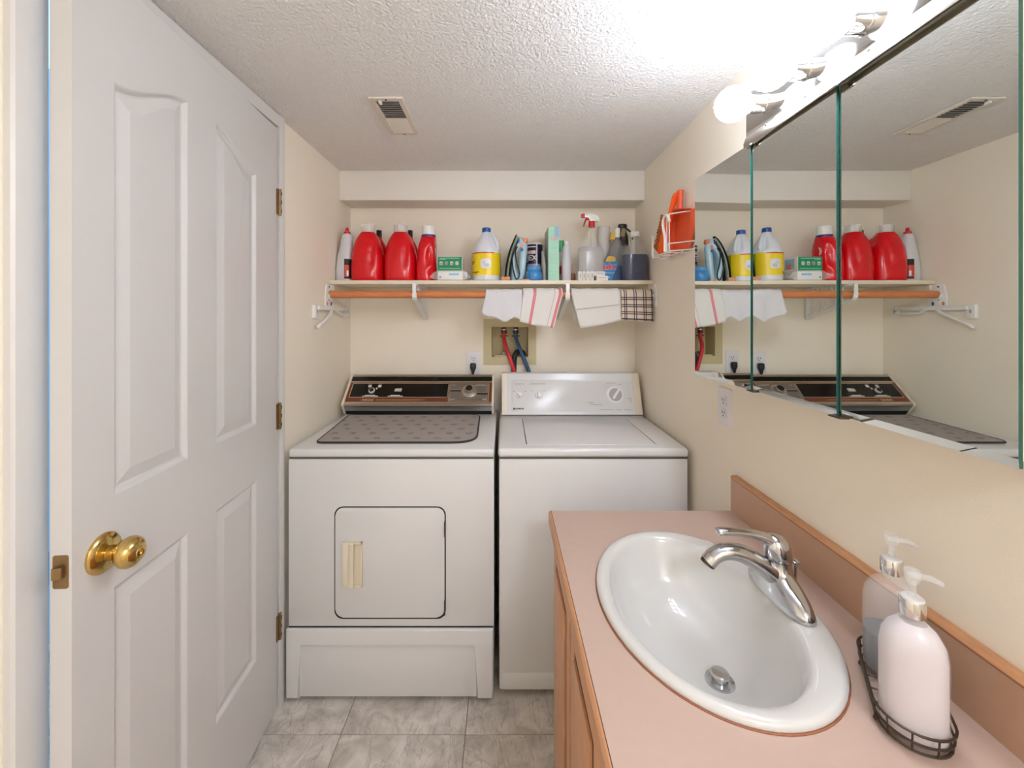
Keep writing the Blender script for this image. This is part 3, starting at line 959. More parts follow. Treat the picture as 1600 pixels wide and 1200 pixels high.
towel('dish_towel', 'striped_cloth', 'white dish towel with red stripes over the closet rod', 0.084, 0.262, 0.068, 0.220, 1.343, 1.314, 0.105, 0.003,
      sag=lambda u: -0.004 * math.sin(u * PI), seed=5, rad=0.0275)
t3 = thing('dish_towel', 'folded off-white dish towel between the shelf bracket and the plaid towel', 'towel', (0.42, RY, 1.31))
o = towel('long_fold', 'linen', 'x', 0.302, 0.522, 0.340, 0.524, 1.3135, 1.349, 0.12, 0.002, sag=lambda u: -0.010 * max(0, u - 0.75) * 0 - 0.004 * math.sin(u * PI), seed=8)
for key in ('label', 'category'):
    del o[key]
o.parent = t3
o.location = -Vector(t3.location)
o = towel('short_fold', 'linen', 'x', 0.3005, 0.516, 0.316, 0.519, 1.396, 1.419, 0.02, 0.001, rad=0.0265, seed=8)
for key in ('label', 'category'):
    del o[key]
o.parent = t3
o.location = -Vector(t3.location)
towel('dish_towel', 'plaid_cloth', 'beige and black plaid dish towel at the rod end by the wall', 0.5245, 0.668, 0.5265, 0.668, 1.350, 1.343, 0.10, 0.003, seed=11)
# ================================================================ THINGS ON THE SHELF
z0 = SZ + 0.0004
def X(px, Y):
    return (px - 788) / 656 * Y
def body(name, secs, m, par, n=2.6, seg=36, fn=None, label=None):
    """secs: (z, cx, rx, ry[, n]) in local coordinates"""
    rings = []
    for s in secs:
        rg = ring(s[1], 0, s[0], s[2], s[3], s[4] if len(s) > 4 else n, seg)
        if fn:
            rg = [Vector(fn(p, s)) for p in rg]
        rings.append(rg)
    return obj(name, loft(B(), rings), m, par, world=False, smooth=40, label=label)
def subdiv(secs, k=4):
    out = []
    for a, b in zip(secs, secs[1:]):
        for i in range(k):
            t = i / k
            out.append(tuple(a[j] + (b[j] - a[j]) * t for j in range(len(a))))
    out.append(secs[-1])
    return out
# toilet cleaner bottle
t = thing('cleaner_bottle', 'white angled-neck cleaner bottle with red cap in the shelf corner', 'bottle', (-0.7625, 2.0, z0))
body('body', [(0, 0, 0.033, 0.027), (0.004, 0, 0.036, 0.030), (0.06, 0, 0.036, 0.030), (0.10, 0.002, 0.034, 0.029), (0.125, 0.006, 0.033, 0.027), (0.16, 0.010, 0.029, 0.025),
              (0.20, 0.013, 0.025, 0.022), (0.218, 0.014, 0.022, 0.019), (0.228, 0.014, 0.013, 0.013)], 'plastic_grey_white', t)
c = obj('cap', lathe(B(), [(0.0155, 0.227), (0.015, 0.236), (0.0085, 0.239), (0.0075, 0.250), (0.006, 0.256), (0.002, 0.258)], 0.014, 0), 'red_cap', t, world=False)
lb = obj('label', patch(B(), 0, 0, 0.036, 0.030, 2.6, -78, 0, 0.012, 0.105), 'mark_dark', t, world=False)
obj('label_patch', patch(B(), 0, 0, 0.036, 0.030, 2.6, -76, -38, 0.02, 0.076, 0.0012), 'label_red', lb, world=False)
obj('label_patch', patch(B(), 0, 0, 0.036, 0.030, 2.6, -60, -44, 0.026, 0.05, 0.0018), 'jug_white', lb, world=False)
# the two large red jugs
def jug_fn(p, s):
    z = s[0]
    x, y = p.x, p.y
    k = math.exp(-((x - 0.032) / 0.012) ** 2) * (1 if y < 0 else 0.2)
    k *= max(0, 1 - ((z - 0.125) / 0.075) ** 2)
    if y < 0:
        y += 0.010 * k
    return (x, y, z)
def big_jug(loc, label):
    t = thing('detergent_jug', label, 'jug', loc, 0, 'large red detergent jugs on the shelf')
    secs = subdiv([(0, 0, 0.070, 0.062), (0.006, 0, 0.075, 0.067), (0.07, 0, 0.0765, 0.068), (0.12, 0, 0.074, 0.066), (0.16, -0.0005, 0.067, 0.061), (0.195, -0.001, 0.055, 0.051),
                   (0.218, -0.001, 0.043, 0.041), (0.231, -0.001, 0.034, 0.033), (0.2345, -0.001, 0.030, 0.029)], 4)
    body('body', secs, 'red_plastic', t, 2.5, 72, jug_fn)
    c = obj('cap', lathe(B(), [(0.0225, 0.234), (0.0225, 0.262), (0.020, 0.269), (0.012, 0.272)], -0.001, 0), 'plastic_white', t, world=False)
    obj('cap_collar', lathe(B(), [(0.034, 0.2345), (0.033, 0.266), (0.031, 0.270)], -0.001, 0, cap0=False, cap1=False), 'plastic_frost', c, world=False)
    hb = tube(B(), spline([(0.028, 0.030, 0.205), (0.048, 0.045, 0.185), (0.060, 0.052, 0.14), (0.060, 0.050, 0.09), (0.054, 0.04, 0.05)]), 0.012, 10)
    obj('handle', hb, 'red_plastic', t, world=False)
    return t
j1 = big_jug((-0.6495, 2.008, z0), 'large red detergent jug next to the white cleaner bottle')
dup(j1, (-0.4935, 2.008, z0), 'large red detergent jug in the middle, beside the smaller red bottle')
# dark capped red bottles behind
def back_bottle(loc, label):
    t = thing('detergent_bottle', label, 'bottle', loc, 0, 'red bottles with black caps at the back of the shelf')
    body('body', [(0, 0, 0.036, 0.034), (0.004, 0, 0.038, 0.036), (0.15, 0, 0.038, 0.036), (0.19, -0.002, 0.030, 0.030), (0.225, -0.006, 0.015, 0.015), (0.238, -0.006, 0.0125, 0.0125)], 'red_plastic', t, 2.4)
    obj('cap', lathe(B(), [(0.0135, 0.236), (0.0135, 0.268), (0.012, 0.2705)], -0.006, 0), 'black', t, world=False)
    return t
k1 = back_bottle((-0.630, 2.132, z0), 'red bottle with black cap peeking out behind the two large red jugs')
dup(k1, (-0.473, 2.132, z0), 'red bottle with black cap behind the large jug and the smaller red bottle')
# smaller red bottle with ring
t = thing('detergent_bottle', 'narrow red detergent bottle with white cap and purple ring', 'bottle', (-0.369, 2.0, z0))
def grip_fn(p, s):
    z = s[0]
    x, y = p.x, p.y
    k = math.exp(-((x - 0.020) / 0.014) ** 2) * max(0, 1 - ((z - 0.115 - (x - 0.02) * 0.6) / 0.055) ** 2)
    if y < 0:
        y += 0.016 * k
    else:
        y -= 0.016 * k
    k2 = math.exp(-((x - 0.028) / 0.012) ** 2) * max(0, 1 - ((z - 0.035) / 0.03) ** 2)
    y += 0.008 * k2 * (1 if y < 0 else -1)
    return (x, y, z)
secs = subdiv([(0, 0, 0.044, 0.062), (0.005, 0, 0.047, 0.066), (0.06, 0, 0.0465, 0.066), (0.11, 0.001, 0.044, 0.064), (0.15, 0.003, 0.042, 0.060), (0.18, 0.005, 0.0385, 0.050),
               (0.200, 0.007, 0.036, 0.038), (0.209, 0.008, 0.0345, 0.0345)], 5)
body('body', secs, 'red_plastic', t, 2.6, 72, grip_fn)
obj('ring', lathe(B(), [(0.034, 0.2085), (0.0345, 0.211), (0.0335, 0.2205)], 0.008, 0), 'purple_ring', t, world=False)
obj('cap', lathe(B(), [(0.0315, 0.220), (0.0315, 0.254), (0.030, 0.261), (0.024, 0.263)], 0.008, 0), 'plastic_white', t, world=False)
obj('round_label', prism(B(), circ(-0.012, 0.14, 0.020, 18), lambda u, v, w: (0.0445 - w * 0, u, v) if False else (0.0437 + w, u, v), 0, 0.0006), 'mark_light', t, world=False)
# wipes pack in film with a green box on top
t = thing('wipes_pack', 'flat white wipes pack wrapped in clear crinkled film', 'packet', (-0.250, 1.985, z0))
obj('pack', bx(-0.060, 0.060, -0.045, 0.045, 0.001, 0.046, bev=0.006, seg=3), 'box_white', t, world=False)
for s in (-1, 1):
    fb = B()
    A = [Vector((s * 0.058, y, z)) for y, z in ((-0.046, 0.002), (0.046, 0.002), (0.046, 0.047), (-0.046, 0.047))]
    Cn = [Vector((s * 0.078, y, z)) for y, z in ((-0.042, 0.008), (0.040, 0.006), (0.044, 0.034), (-0.040, 0.038))]
    E = [Vector((s * 0.094, y, z)) for y, z in ((-0.046, 0.014), (0.044, 0.016), (0.044, 0.020), (-0.044, 0.020))]
    loft(fb, [A, Cn, E], cap0=False)
    obj('film_end', fb, 'film', t, world=False, smooth=0)
obj('print_line', bx(-0.006, 0.040, -0.0457, -0.0450, 0.025, 0.034), 'print_blue', t, world=False)
obj('print_line', prism(B(), circ(-0.046, 0.016, 0.005, 12), lambda u, v, w: (u, -0.045 - w, v), 0, 0.0006), 'print_grey', t, world=False)
t = thing('tissue_box', 'small green and white carton on top of the wipes pack', 'box', (-0.252, 1.985, z0 + 0.0468))
obj('carton', bx(-0.0575, 0.0575, -0.042, 0.050, 0, 0.064, bev=0.0008, seg=1), 'box_white', t, world=False)
gf = obj('front_print', bx(-0.0565, 0.0555, -0.0428, -0.0418, 0.0008, 0.0632), 'box_green', t, world=False)
for k in range(4):
    u = -0.0405 + k * 0.0245
    obj('picture', prism(B(), rr(u - 0.0075, u + 0.0075, 0.025, 0.042, 0.003, 3), lambda a, b, w: (a, -0.0428 - w, b), 0, 0.0005), 'mark_light' if k != 1 else 'print_grey', gf, world=False)
    if k in (0, 2):
        obj('picture_detail', prism(B(), rr(u - 0.005, u + 0.006, 0.028, 0.034, 0.002, 3), lambda a, b, w: (a, -0.0433 - w, b), 0, 0.0004), 'print_grey', gf, world=False)
for v, u0, u1 in ((0.057, -0.048, 0.044), (0.052, -0.048, -0.02), (0.0095, -0.048, 0.048)):
    obj('print_line', bx(u0, u1, -0.0433, -0.0428, v - 0.0012, v + 0.0012), 'mint', gf, world=False)
obj('side_print', bx(0.0573, 0.0579, -0.02, 0.045, 0.01, 0.058), 'print_blue', t, world=False)
obj('side_picture', bx(0.0578, 0.0584, 0.0, 0.034, 0.01, 0.034), 'orange', t, world=False)
# bleach jug
t = thing('bleach_jug', 'white bleach jug with yellow label and blue cap', 'jug', (-0.085, 1.998, z0))
def bleach_fn(p, s):
    z = s[0]
    a = math.atan2(p.y, p.x)
    d = (a - math.radians(-52))
    k = math.exp(-(d / 0.17) ** 2) * max(0, 1 - ((z - 0.185) / 0.046) ** 2)
    f = 1 - 0.30 * k
    return (p.x * f, p.y * f, z)
R = 0.0675
secs = subdiv([(0, 0, 0.061, 0.061), (0.005, 0, 0.066, 0.066), (0.024, 0, R, R), (0.134, 0, R, R), (0.142, 0, 0.066, 0.066), (0.158, 0, 0.060, 0.060), (0.185, 0, 0.047, 0.047),
               (0.215, 0, 0.030, 0.030), (0.232, 0, 0.0185, 0.0185), (0.236, 0, 0.0175, 0.0175)], 4)
body('body', secs, 'jug_white', t, 2.0, 80, bleach_fn)
obj('handle', tube(B(), spline([(0.016, -0.008, 0.226), (0.034, -0.022, 0.212), (0.047, -0.030, 0.185), (0.053, -0.033, 0.158), (0.046, -0.03, 0.14)]), 0.009, 10), 'jug_white', t, world=False)
obj('cap', lathe(B(), [(0.0205, 0.234), (0.021, 0.238), (0.0205, 0.252), (0.018, 0.2545)]), 'blue_cap', t, world=False)
lb = obj('label', patch(B(), 0, 0, R, R, 2, -175, 20, 0.025, 0.131, 0.0006, 40), 'label_yellow', t, world=False)
obj('label_band', patch(B(), 0, 0, R, R, 2, -172, -55, 0.1265, 0.131, 0.0011, 24), 'label_red', lb, world=False)
obj('label_edge', patch(B(), 0, 0, R, R, 2, -18, 20, 0.025, 0.128, 0.0011, 10), 'label_olive', lb, world=False)
def patch_poly(R_, poly, off):
    bm = B()
    cA = sum(p[0] for p in poly) / len(poly)
    cZ = sum(p[1] for p in poly) / len(poly)
    rings_ = []
    for k in (1.0, 0.66, 0.33):
        rings_.append([Vector(((R_ + off) * math.cos(math.radians(cA + (a - cA) * k)), (R_ + off) * math.sin(math.radians(cA + (a - cA) * k)), cZ + (z - cZ) * k)) for a, z in poly])
    return loft(bm, rings_, cap0=False)
obj('label_picture', patch_poly(R, soft_quad([(-111, 0.057), (-70, 0.056), (-74, 0.100), (-106, 0.102)], [6, 6, 6, 6], 5) if False else
                                [(-90.5 + 20.5 * math.copysign(abs(math.cos(t_)) ** 0.6, math.cos(t_)), 0.078 + 0.023 * math.copysign(abs(math.sin(t_)) ** 0.6, math.sin(t_))) for t_ in [2 * PI * i / 28 for i in range(28)]], 0.0011), 'jug_white', lb, world=False)
obj('picture_detail', patch_poly(R, [(-86 + 10 * math.cos(t_), 0.070 + 0.009 * math.sin(t_)) for t_ in [2 * PI * i / 20 for i in range(20)]], 0.0015), 'mark_light', lb, world=False)
obj('picture_detail', patch_poly(R, [(-98 + 7 * math.cos(t_), 0.084 + 0.007 * math.sin(t_)) for t_ in [2 * PI * i / 20 for i in range(20)]], 0.0015), 'plastic_grey_white', lb, world=False)
for a0_, a1_, z in ((-160, -140, 0.086), (-160, -145, 0.079), (-158, -118, 0.038), (-138, -128, 0.031), (-150, -125, 0.1285), (-95, -85, 0.1285), (-164, -156, 0.112)):
    obj('label_text', patch(B(), 0, 0, R, R, 2, a0_, a1_, z, z + (0.0035 if z < 0.11 else 0.0022), 0.0016, 6), 'mark_dark', lb, world=False)
# steam iron standing on its heel
t = thing('clothes_iron', 'pale blue clothes iron standing on its heel beside the bleach jug', 'iron', (0.030, 1.990, z0))
def sole_cx(z):
    s = z / 0.222
    return -0.028 + 0.008 * s + 0.048 * s ** 2.2
def tear(z):
    s = z / 0.222
    return 0.050 * math.sqrt(max(0.0, 1 - s ** 2.6)) + 0.002
def leaf(off, thick, wscale, zs, m, name, par):
    return obj(name, loft(B(), [ring(sole_cx(z) + off, 0, z, thick, max(0.002, tear(z) * wscale), 2.4, 20) for z in zs]), m, par, world=False)
zs = [0.001 + 0.220 * i / 14 for i in range(15)]
leaf(0.0, 0.0030, 1.0, zs, 'gasket', 'soleplate', t)
leaf(0.011, 0.0085, 0.96, [0.004 + 0.205 * i / 12 for i in range(13)], 'iron_sage', 'skirt', t)
leaf(0.022, 0.0035, 0.85, [0.004 + 0.195 * i / 12 for i in range(13)], 'gasket', 'seam_band', t)
bd = obj('body_shell', loft(B(), [ring(x, 0, z, rx, ry, 2.4, 24) for z, x, rx, ry in ((0.0, 0.022, 0.026, 0.036), (0.03, 0.018, 0.022, 0.040), (0.07, 0.012, 0.012, 0.040), (0.11, 0.014, 0.010, 0.036), (0.14, 0.022, 0.013, 0.032),
                                                                                (0.165, 0.032, 0.019, 0.026), (0.19, 0.042, 0.020, 0.020), (0.206, 0.047, 0.014, 0.013), (0.210, 0.048, 0.008, 0.008))]), 'iron_blue', t, world=False)
hd = obj('handle', tube(B(), spline([(0.042, -0.004, 0.195), (0.062, -0.006, 0.170), (0.060, -0.008, 0.135), (0.056, -0.010, 0.09), (0.052, -0.012, 0.045), (0.044, -0.012, 0.006)]),
                        [0.013 + 0.005 * math.sin(PI * i / 30) for i in range(31)], 14), 'iron_blue', t, world=False)
obj('button', loft(B(), [ring(0.067, -0.006, 0.182 + i * 0.007, 0.013 - 0.003 * (i == 3), 0.013, 2.5, 16) for i in range(4)]), 'orange', hd, world=False)
obj('button', tube(B(), [(0.050, -0.012, 0.166), (0.050, -0.022, 0.166)], 0.009, 14), 'orange', bd, world=False)
obj('button', tube(B(), [(0.052, -0.016, 0.146), (0.052, -0.0275, 0.146)], 0.007, 14), 'blue_cap', bd, world=False)
obj('button', tube(B(), [(0.034, -0.018, 0.186), (0.034, -0.025, 0.186)], 0.008, 14), 'blue_cap', bd, world=False)
obj('cord', tube(B(), spline([(0.024, -0.040, 0.16), (0.006, -0.046, 0.11), (0.012, -0.05, 0.05), (0.026, -0.047, 0.006), (0.040, -0.046, 0.03), (0.026, -0.045, 0.09), (0.022, -0.042, 0.135), (0.030, -0.032, 0.16)]), 0.003, 8), 'hose_black', t, world=False)
# wood scraps
tag(obj('wood_scrap', bx(-0.0115, 0.0260, 1.9235, 1.940, z0, z0 + 0.0165, bev=0.001), 'wood_scrap'), 'small orange wood block on the shelf edge before the iron', 'wood block')
tag(obj('wood_chip', prism(B(), [(0.082, 1.9225), (0.115, 1.9225), (0.108, 1.932), (0.088, 1.934)], XY(z0), 0, 0.006), 'wood_scrap'), 'thin orange wood chip on the shelf edge before the blue jar', 'wood chip')
# navy canister
t = thing('powder_canister', 'dark navy powder canister with printed label behind the blue jar', 'canister', (0.1475, 2.062, z0))
obj('body', lathe(B(), [(0.039, 0), (0.041, 0.003), (0.041, 0.180), (0.039, 0.184)], seg=36), 'navy_print', t, world=False)
obj('rim', lathe(B(), [(0.0405, 0.183), (0.0415, 0.185), (0.0405, 0.188), (0.036, 0.188)], seg=36), 'plastic_white', t, world=False)
obj('label_band', patch(B(), 0, 0, 0.041, 0.041, 2, -150, -85, 0.136, 0.152, 0.0008), 'pink_print', t, world=False)
obj('label_band', patch(B(), 0, 0, 0.041, 0.041, 2, -150, -85, 0.168, 0.172, 0.0008), 'plastic_white', t, world=False)
obj('label_band', patch(B(), 0, 0, 0.041, 0.041, 2, -82, -74, 0.08, 0.183, 0.0008, 4), 'mark_light', t, world=False)
obj('label_band', patch(B(), 0, 0, 0.041, 0.041, 2, -150, -50, 0.070, 0.088, 0.0008), 'print_grey', t, world=False)
def wrap(R_, a_c, zc, off=0.001):
    def f(x, y, z):
        a = math.radians(a_c) + x / R_
        return ((R_ + off + z) * math.cos(a), (R_ + off + z) * math.sin(a), zc + y)
    return f
obj('lettering', xf(text_bm('JEX', 0.036, 0, 0.0002, 0.95, 0.0008), wrap(0.041, -112, 0.116)), 'mark_light', t, world=False, smooth=0)
# blue jar
t = thing('round_jar', 'squat blue jar with light blue lid in front of the navy canister', 'jar', (0.1385, 1.972, z0))
obj('body', lathe(B(), [(0.030, 0), (0.036, 0.004), (0.039, 0.016), (0.039, 0.028), (0.035, 0.043), (0.031, 0.049)], seg=32), 'jar_blue', t, world=False)
obj('lid', lathe(B(), [(0.0315, 0.049), (0.0325, 0.051), (0.0325, 0.065), (0.030, 0.068), (0.012, 0.069)], seg=32), 'lid_blue', t, world=False)
# slim grey bottle
t = thing('slim_bottle', 'slim pale grey bottle between the navy canister and mint box', 'bottle', (0.1945, 2.006, z0))
body('body', [(0, -0.004, 0.011, 0.020), (0.004, -0.004, 0.0125, 0.022), (0.07, -0.005, 0.013, 0.022), (0.115, -0.008, 0.010, 0.018), (0.140, -0.012, 0.006, 0.010), (0.147, -0.013, 0.003, 0.004)], 'grey_bottle', t, 2.2)
# mint box
t = thing('tall_carton', 'tall narrow mint green carton in the middle of the shelf', 'box', (0.229, 2.035, z0))
obj('carton', bx(-0.025, 0.0255, -0.085, 0.085, 0, 0.252, bev=0.0008, seg=1), 'mint_side', t, world=False)
ff = obj('front_print', bx(-0.0245, 0.0250, -0.0858, -0.0848, 0.0006, 0.2514), 'mint', t, world=False)
for v in (0.196, 0.150, 0.121, 0.108, 0.079, 0.062, 0.042, 0.022):
    obj('print_line', bx(-0.020, 0.018, -0.0862, -0.0858, v, v + 0.0016), 'mint_side' if v != 0.196 else 'pink_print', ff, world=False)
obj('print_patch', bx(-0.012, 0.016, -0.0862, -0.0858, 0.188, 0.204), 'pink_print', ff, world=False)
obj('print_patch', bx(0.004, 0.0245, -0.0862, -0.0858, 0.205, 0.2514), 'print_blue', ff, world=False)
# green bottle at the back
t = thing('spray_bottle', 'green bottle with red band half hidden behind the mint carton', 'bottle', (0.290, 2.118, z0))
body('body', [(0, 0, 0.023, 0.023), (0.004, 0, 0.025, 0.025), (0.12, 0, 0.025, 0.025), (0.15, -0.004, 0.014, 0.016), (0.165, -0.006, 0.011, 0.011)], 'plastic_frost', t, 2)
obj('cap', loft(B(), [ring(-0.006, 0, z, rx, 0.012, 3, 20) for z, rx in ((0.163, 0.010), (0.18, 0.014), (0.205, 0.017), (0.216, 0.016))]), 'green_plastic', t, world=False)
obj('label', patch(B(), 0, 0, 0.025, 0.025, 2, -180, 0, 0.045, 0.085, 0.0008), 'red_cap', t, world=False)
# white slim bottle
t = thing('slim_bottle', 'slim plain white bottle standing right of the mint carton', 'bottle', (0.2925, 1.982, z0))
body('body', [(0, 0, 0.0205, 0.0205), (0.003, 0, 0.0225, 0.0225), (0.10, 0, 0.022, 0.022), (0.125, 0, 0.0205, 0.0205), (0.16, 0, 0.017, 0.017), (0.172, 0, 0.0115, 0.0115), (0.178, 0, 0.011, 0.011)], 'plastic_grey_white', t, 2)
obj('cap', lathe(B(), [(0.0115, 0.177), (0.0115, 0.186), (0.010, 0.188)]), 'plastic_white', t, world=False)
# brown pot with cord loops
t = thing('small_pot', 'small brown pot holding loops of pale cord', 'pot', (0.331, 2.04, z0))
obj('pot', lathe(B(), [(0.011, 0), (0.0145, 0.004), (0.0155, 0.035), (0.014, 0.042)]), 'brown_pot', t, world=False)
for k in range(4):
    a = 0.6 * k
    obj('cord_loop', tube(B(), [(0.0125 * math.cos(u) * math.cos(a) + 0.001 * k, 0.0125 * math.cos(u) * math.sin(a), 0.058 + 0.022 * math.sin(u) + 0.004 * k) for u in [2 * PI * i / 20 for i in range(20)]], 0.0022, 6, closed=True), 'cord_pink', t, world=False)
# clear trigger spray bottle
t = thing('spray_bottle', 'clear trigger spray bottle with red nozzle and collar', 'spray bottle', (0.4115, 2.003, z0))
secs = [(0, 0, 0.054, 0.028), (0.004, 0, 0.058, 0.031), (0.05, 0, 0.0615, 0.033), (0.12, 0, 0.0625, 0.033), (0.155, 0, 0.0615, 0.032), (0.172, -0.001, 0.055, 0.029), (0.186, 0, 0.043, 0.024), (0.2, 0.003, 0.032, 0.020),
        (0.225, 0.004, 0.021, 0.017), (0.25, 0.005, 0.0145, 0.0140), (0.262, 0.005, 0.0125, 0.0125)]
body('body', secs, 'clear_plastic', t, 2.8)
body('liquid', [(s[0] + (0.003 if i == 0 else 0), s[1], s[2] * 0.94, s[3] * 0.92) for i, s in enumerate(secs[:5])] + [(0.163, 0, 0.054, 0.027)], 'clear_liquid', t, 2.8)
obj('label', patch(B(), 0, 0, 0.0625, 0.033, 2.8, -155, -30, 0.035, 0.140, 0.0012, 16), 'film', t, world=False)
co = obj('collar', lathe(B(), [(0.015, 0.258), (0.0155, 0.262), (0.0145, 0.286), (0.012, 0.288)], 0.005, 0), 'red_cap', t, world=False)
hd = obj('sprayer_head', prism(B(), [(-0.030, 0.307), (-0.028, 0.322), (-0.005, 0.323), (0.020, 0.320), (0.036, 0.308), (0.042, 0.296), (0.034, 0.287), (-0.004, 0.287), (-0.012, 0.302)], lambda u, v, w: (u, w, v), -0.010, 0.010, bev=0.003), 'plastic_white', t, world=False)
obj('nozzle', bx(-0.044, -0.029, -0.008, 0.008, 0.305, 0.3225, bev=0.002), 'red_cap', hd, world=False)
obj('trigger', tube(B(), spline([(-0.004, 0, 0.296), (-0.018, 0, 0.300), (-0.026, 0, 0.288), (-0.034, 0, 0.262)], 5), [0.0058 - 0.0002 * i for i in range(16)], 8), 'red_cap', hd, world=False)
obj('dip_tube', tube(B(), [(0.005, 0, 0.26), (0.0, 0, 0.02)], 0.0028, 8), 'plastic_frost', t, world=False)
# soap packs at the shelf edge
for k in range(4):
    x = 0.3395 + k * 0.0182
    s = obj('soap_bar', bx(x, x + 0.0172, 1.926, 1.966, z0, z0 + 0.0425, bev=0.004, seg=3), 'paper', None)
    tag(s, ['upright white soap bar nearest the small pot', 'second upright white soap bar from the small pot', 'third upright white soap bar from the small pot',
            'upright white soap bar beside the two stacked flat bars'][k], 'soap', 'soap bars at the shelf edge')
    obj('print_oval', prism(B(), circ(x + 0.0086, z0 + 0.021, 0.0026, 14, 0.014), lambda u, v, w: (u, 1.926 - w, v), -0.0002, 0.0005), 'iron_sage', s)
s = tag(obj('soap_bar', bx(0.4235, 0.476, 1.924, 1.962, z0, z0 + 0.0205, bev=0.002), 'paper'), 'flat white soap box at the bottom of the stack of two', 'soap', 'soap bars at the shelf edge')
obj('print_line', bx(0.432, 0.466, 1.9234, 1.924, z0 + 0.011, z0 + 0.014), 'iron_sage', s)
s = tag(obj('soap_bar', bx(0.413, 0.4625, 1.926, 1.964, z0 + 0.0207, z0 + 0.041, bev=0.002), 'paper'), 'flat white soap box lying on top of another', 'soap', 'soap bars at the shelf edge')
obj('print_line', bx(0.421, 0.455, 1.9254, 1.926, z0 + 0.031, z0 + 0.0345), 'mark_grey', s)
# paper roll
t = thing('paper_roll', 'upright white paper towel roll at the back of the shelf', 'paper roll', (0.509, 2.146, z0))
obj('roll', lathe(B(), [(0.029, 0), (0.0305, 0.002), (0.0305, 0.290), (0.029, 0.292), (0.011, 0.292), (0.011, 0.27)], seg=32), 'paper', t, world=False)
obj('core', lathe(B(), [(0.0112, 0.2), (0.0112, 0.2915), (0.0098, 0.2915), (0.0098, 0.2)], seg=20, cap0=False, cap1=False), 'wood_scrap', t, world=False)
# glass cleaner
t = thing('glass_cleaner', 'blue glass cleaner bottle with red lettering on its label', 'spray bottle', (0.529, 2.066, z0))
secs = [(0, 0, 0.060, 0.026), (0.004, 0, 0.064, 0.029), (0.05, 0, 0.0645, 0.029), (0.09, 0.006, 0.057, 0.029), (0.13, 0.015, 0.045, 0.027), (0.17, 0.022, 0.033, 0.023), (0.2, 0.026, 0.022, 0.018), (0.215, 0.027, 0.013, 0.013), (0.222, 0.027, 0.012, 0.012)]
body('body', secs, 'grey_plastic_clear', t, 2.4)
body('liquid', [(s_[0] + (0.003 if i == 0 else 0), s_[1], s_[2] * 0.95, s_[3] * 0.93) for i, s_ in enumerate(secs[:3])] + [(0.078, 0.004, 0.056, 0.026)], 'blue_liquid', t, 2.4)
lb = obj('label', prism(B(), soft_quad([(-0.060, 0.004), (-0.010, 0.004), (0.030, 0.104), (-0.036, 0.122)], [0.015, 0.02, 0.03, 0.02]), lambda u, v, w: (u, -0.0297 - w, v), 0, 0.0006), 'label_blue', t, world=False)
obj('label_sun', prism(B(), soft_quad([(-0.040, 0.100), (0.012, 0.100), (0.008, 0.124), (-0.026, 0.128)], [0.006, 0.010, 0.010, 0.01]), lambda u, v, w: (u, -0.0303 - w, v), 0, 0.0004), 'yellow_plastic', lb, world=False)
def fit(bm, w, h):
    xs = [v.co.x for v in bm.verts]
    ys = [v.co.y for v in bm.verts]
    kx, ky = w / (max(xs) - min(xs)), h / (max(ys) - min(ys))
    mx_, my_ = (max(xs) + min(xs)) / 2, (max(ys) + min(ys)) / 2
    for v in bm.verts:
        v.co.x = (v.co.x - mx_) * kx
        v.co.y = (v.co.y - my_) * ky
    return bm
obj('lettering_outline', xf(fit(text_bm('Windex', 0.04, 0.18, 0.0001, 0.88, 0.0022), 0.096, 0.034), lambda x, y, z: (-0.033 + x, -0.0307 - z, 0.076 + y + x * 0.06)), 'plastic_white', lb, world=False, smooth=0)
obj('lettering', xf(fit(text_bm('Windex', 0.04, 0.18, 0.0003, 0.88, 0.0009), 0.092, 0.031), lambda x, y, z: (-0.033 + x, -0.0311 - z, 0.076 + y + x * 0.06)), 'text_red', lb, world=False, smooth=0)
obj('label_band', bx(-0.048, 0.004, -0.0308, -0.0303, 0.044, 0.047), 'mark_light', lb, world=False)
obj('label_band', bx(-0.032, -0.018, -0.0308, -0.0303, 0.020, 0.028), 'mark_light', lb, world=False)
hd = obj('sprayer_head', loft(B(), [ring(0.027, 0, z, rx, 0.0115, 2.6, 20) for z, rx in ((0.221, 0.0125), (0.236, 0.0115), (0.240, 0.014), (0.262, 0.014), (0.268, 0.010))]), 'plastic_white', t, world=False)
obj('trigger', prism(B(), [(0.013, 0.212), (0.016, 0.238), (0.012, 0.250), (-0.006, 0.247), (-0.004, 0.238), (-0.011, 0.212)], lambda u, v, w: (u, w, v), -0.007, 0.007, bev=0.002), 'yellow_plastic', hd, world=False)
# bottle with dark trigger
t = thing('spray_bottle', 'grey bottle with black trigger head behind the navy liquid bottle', 'spray bottle', (0.607, 2.135, z0))
body('body', [(0, 0, 0.034, 0.034), (0.004, 0, 0.037, 0.036), (0.14, 0, 0.037, 0.036), (0.18, 0.002, 0.027, 0.027), (0.205, 0.004, 0.016, 0.016), (0.214, 0.004, 0.014, 0.014)], 'grey_plastic_clear', t, 2.4)
hd = obj('sprayer_head', loft(B(), [ring(x, 0, z, rx, ry, 3, 24) for z, x, rx, ry in ((0.195, 0.004, 0.019, 0.018), (0.21, 0.003, 0.020, 0.018), (0.235, 0.000, 0.021, 0.016), (0.262, -0.006, 0.019, 0.013), (0.280, -0.006, 0.018, 0.012),
                                                                                (0.283, -0.006, 0.022, 0.013), (0.299, -0.006, 0.022, 0.013), (0.303, -0.006, 0.017, 0.010))]), 'sprayer_black', t, world=False)
obj('name_plate', prism(B(), [(-0.022, 0.239), (-0.001, 0.236), (0.008, 0.276), (-0.012, 0.279)], lambda u, v, w: (u, -0.0165 - w, v), 0, 0.0008), 'tan_print', hd, world=False)
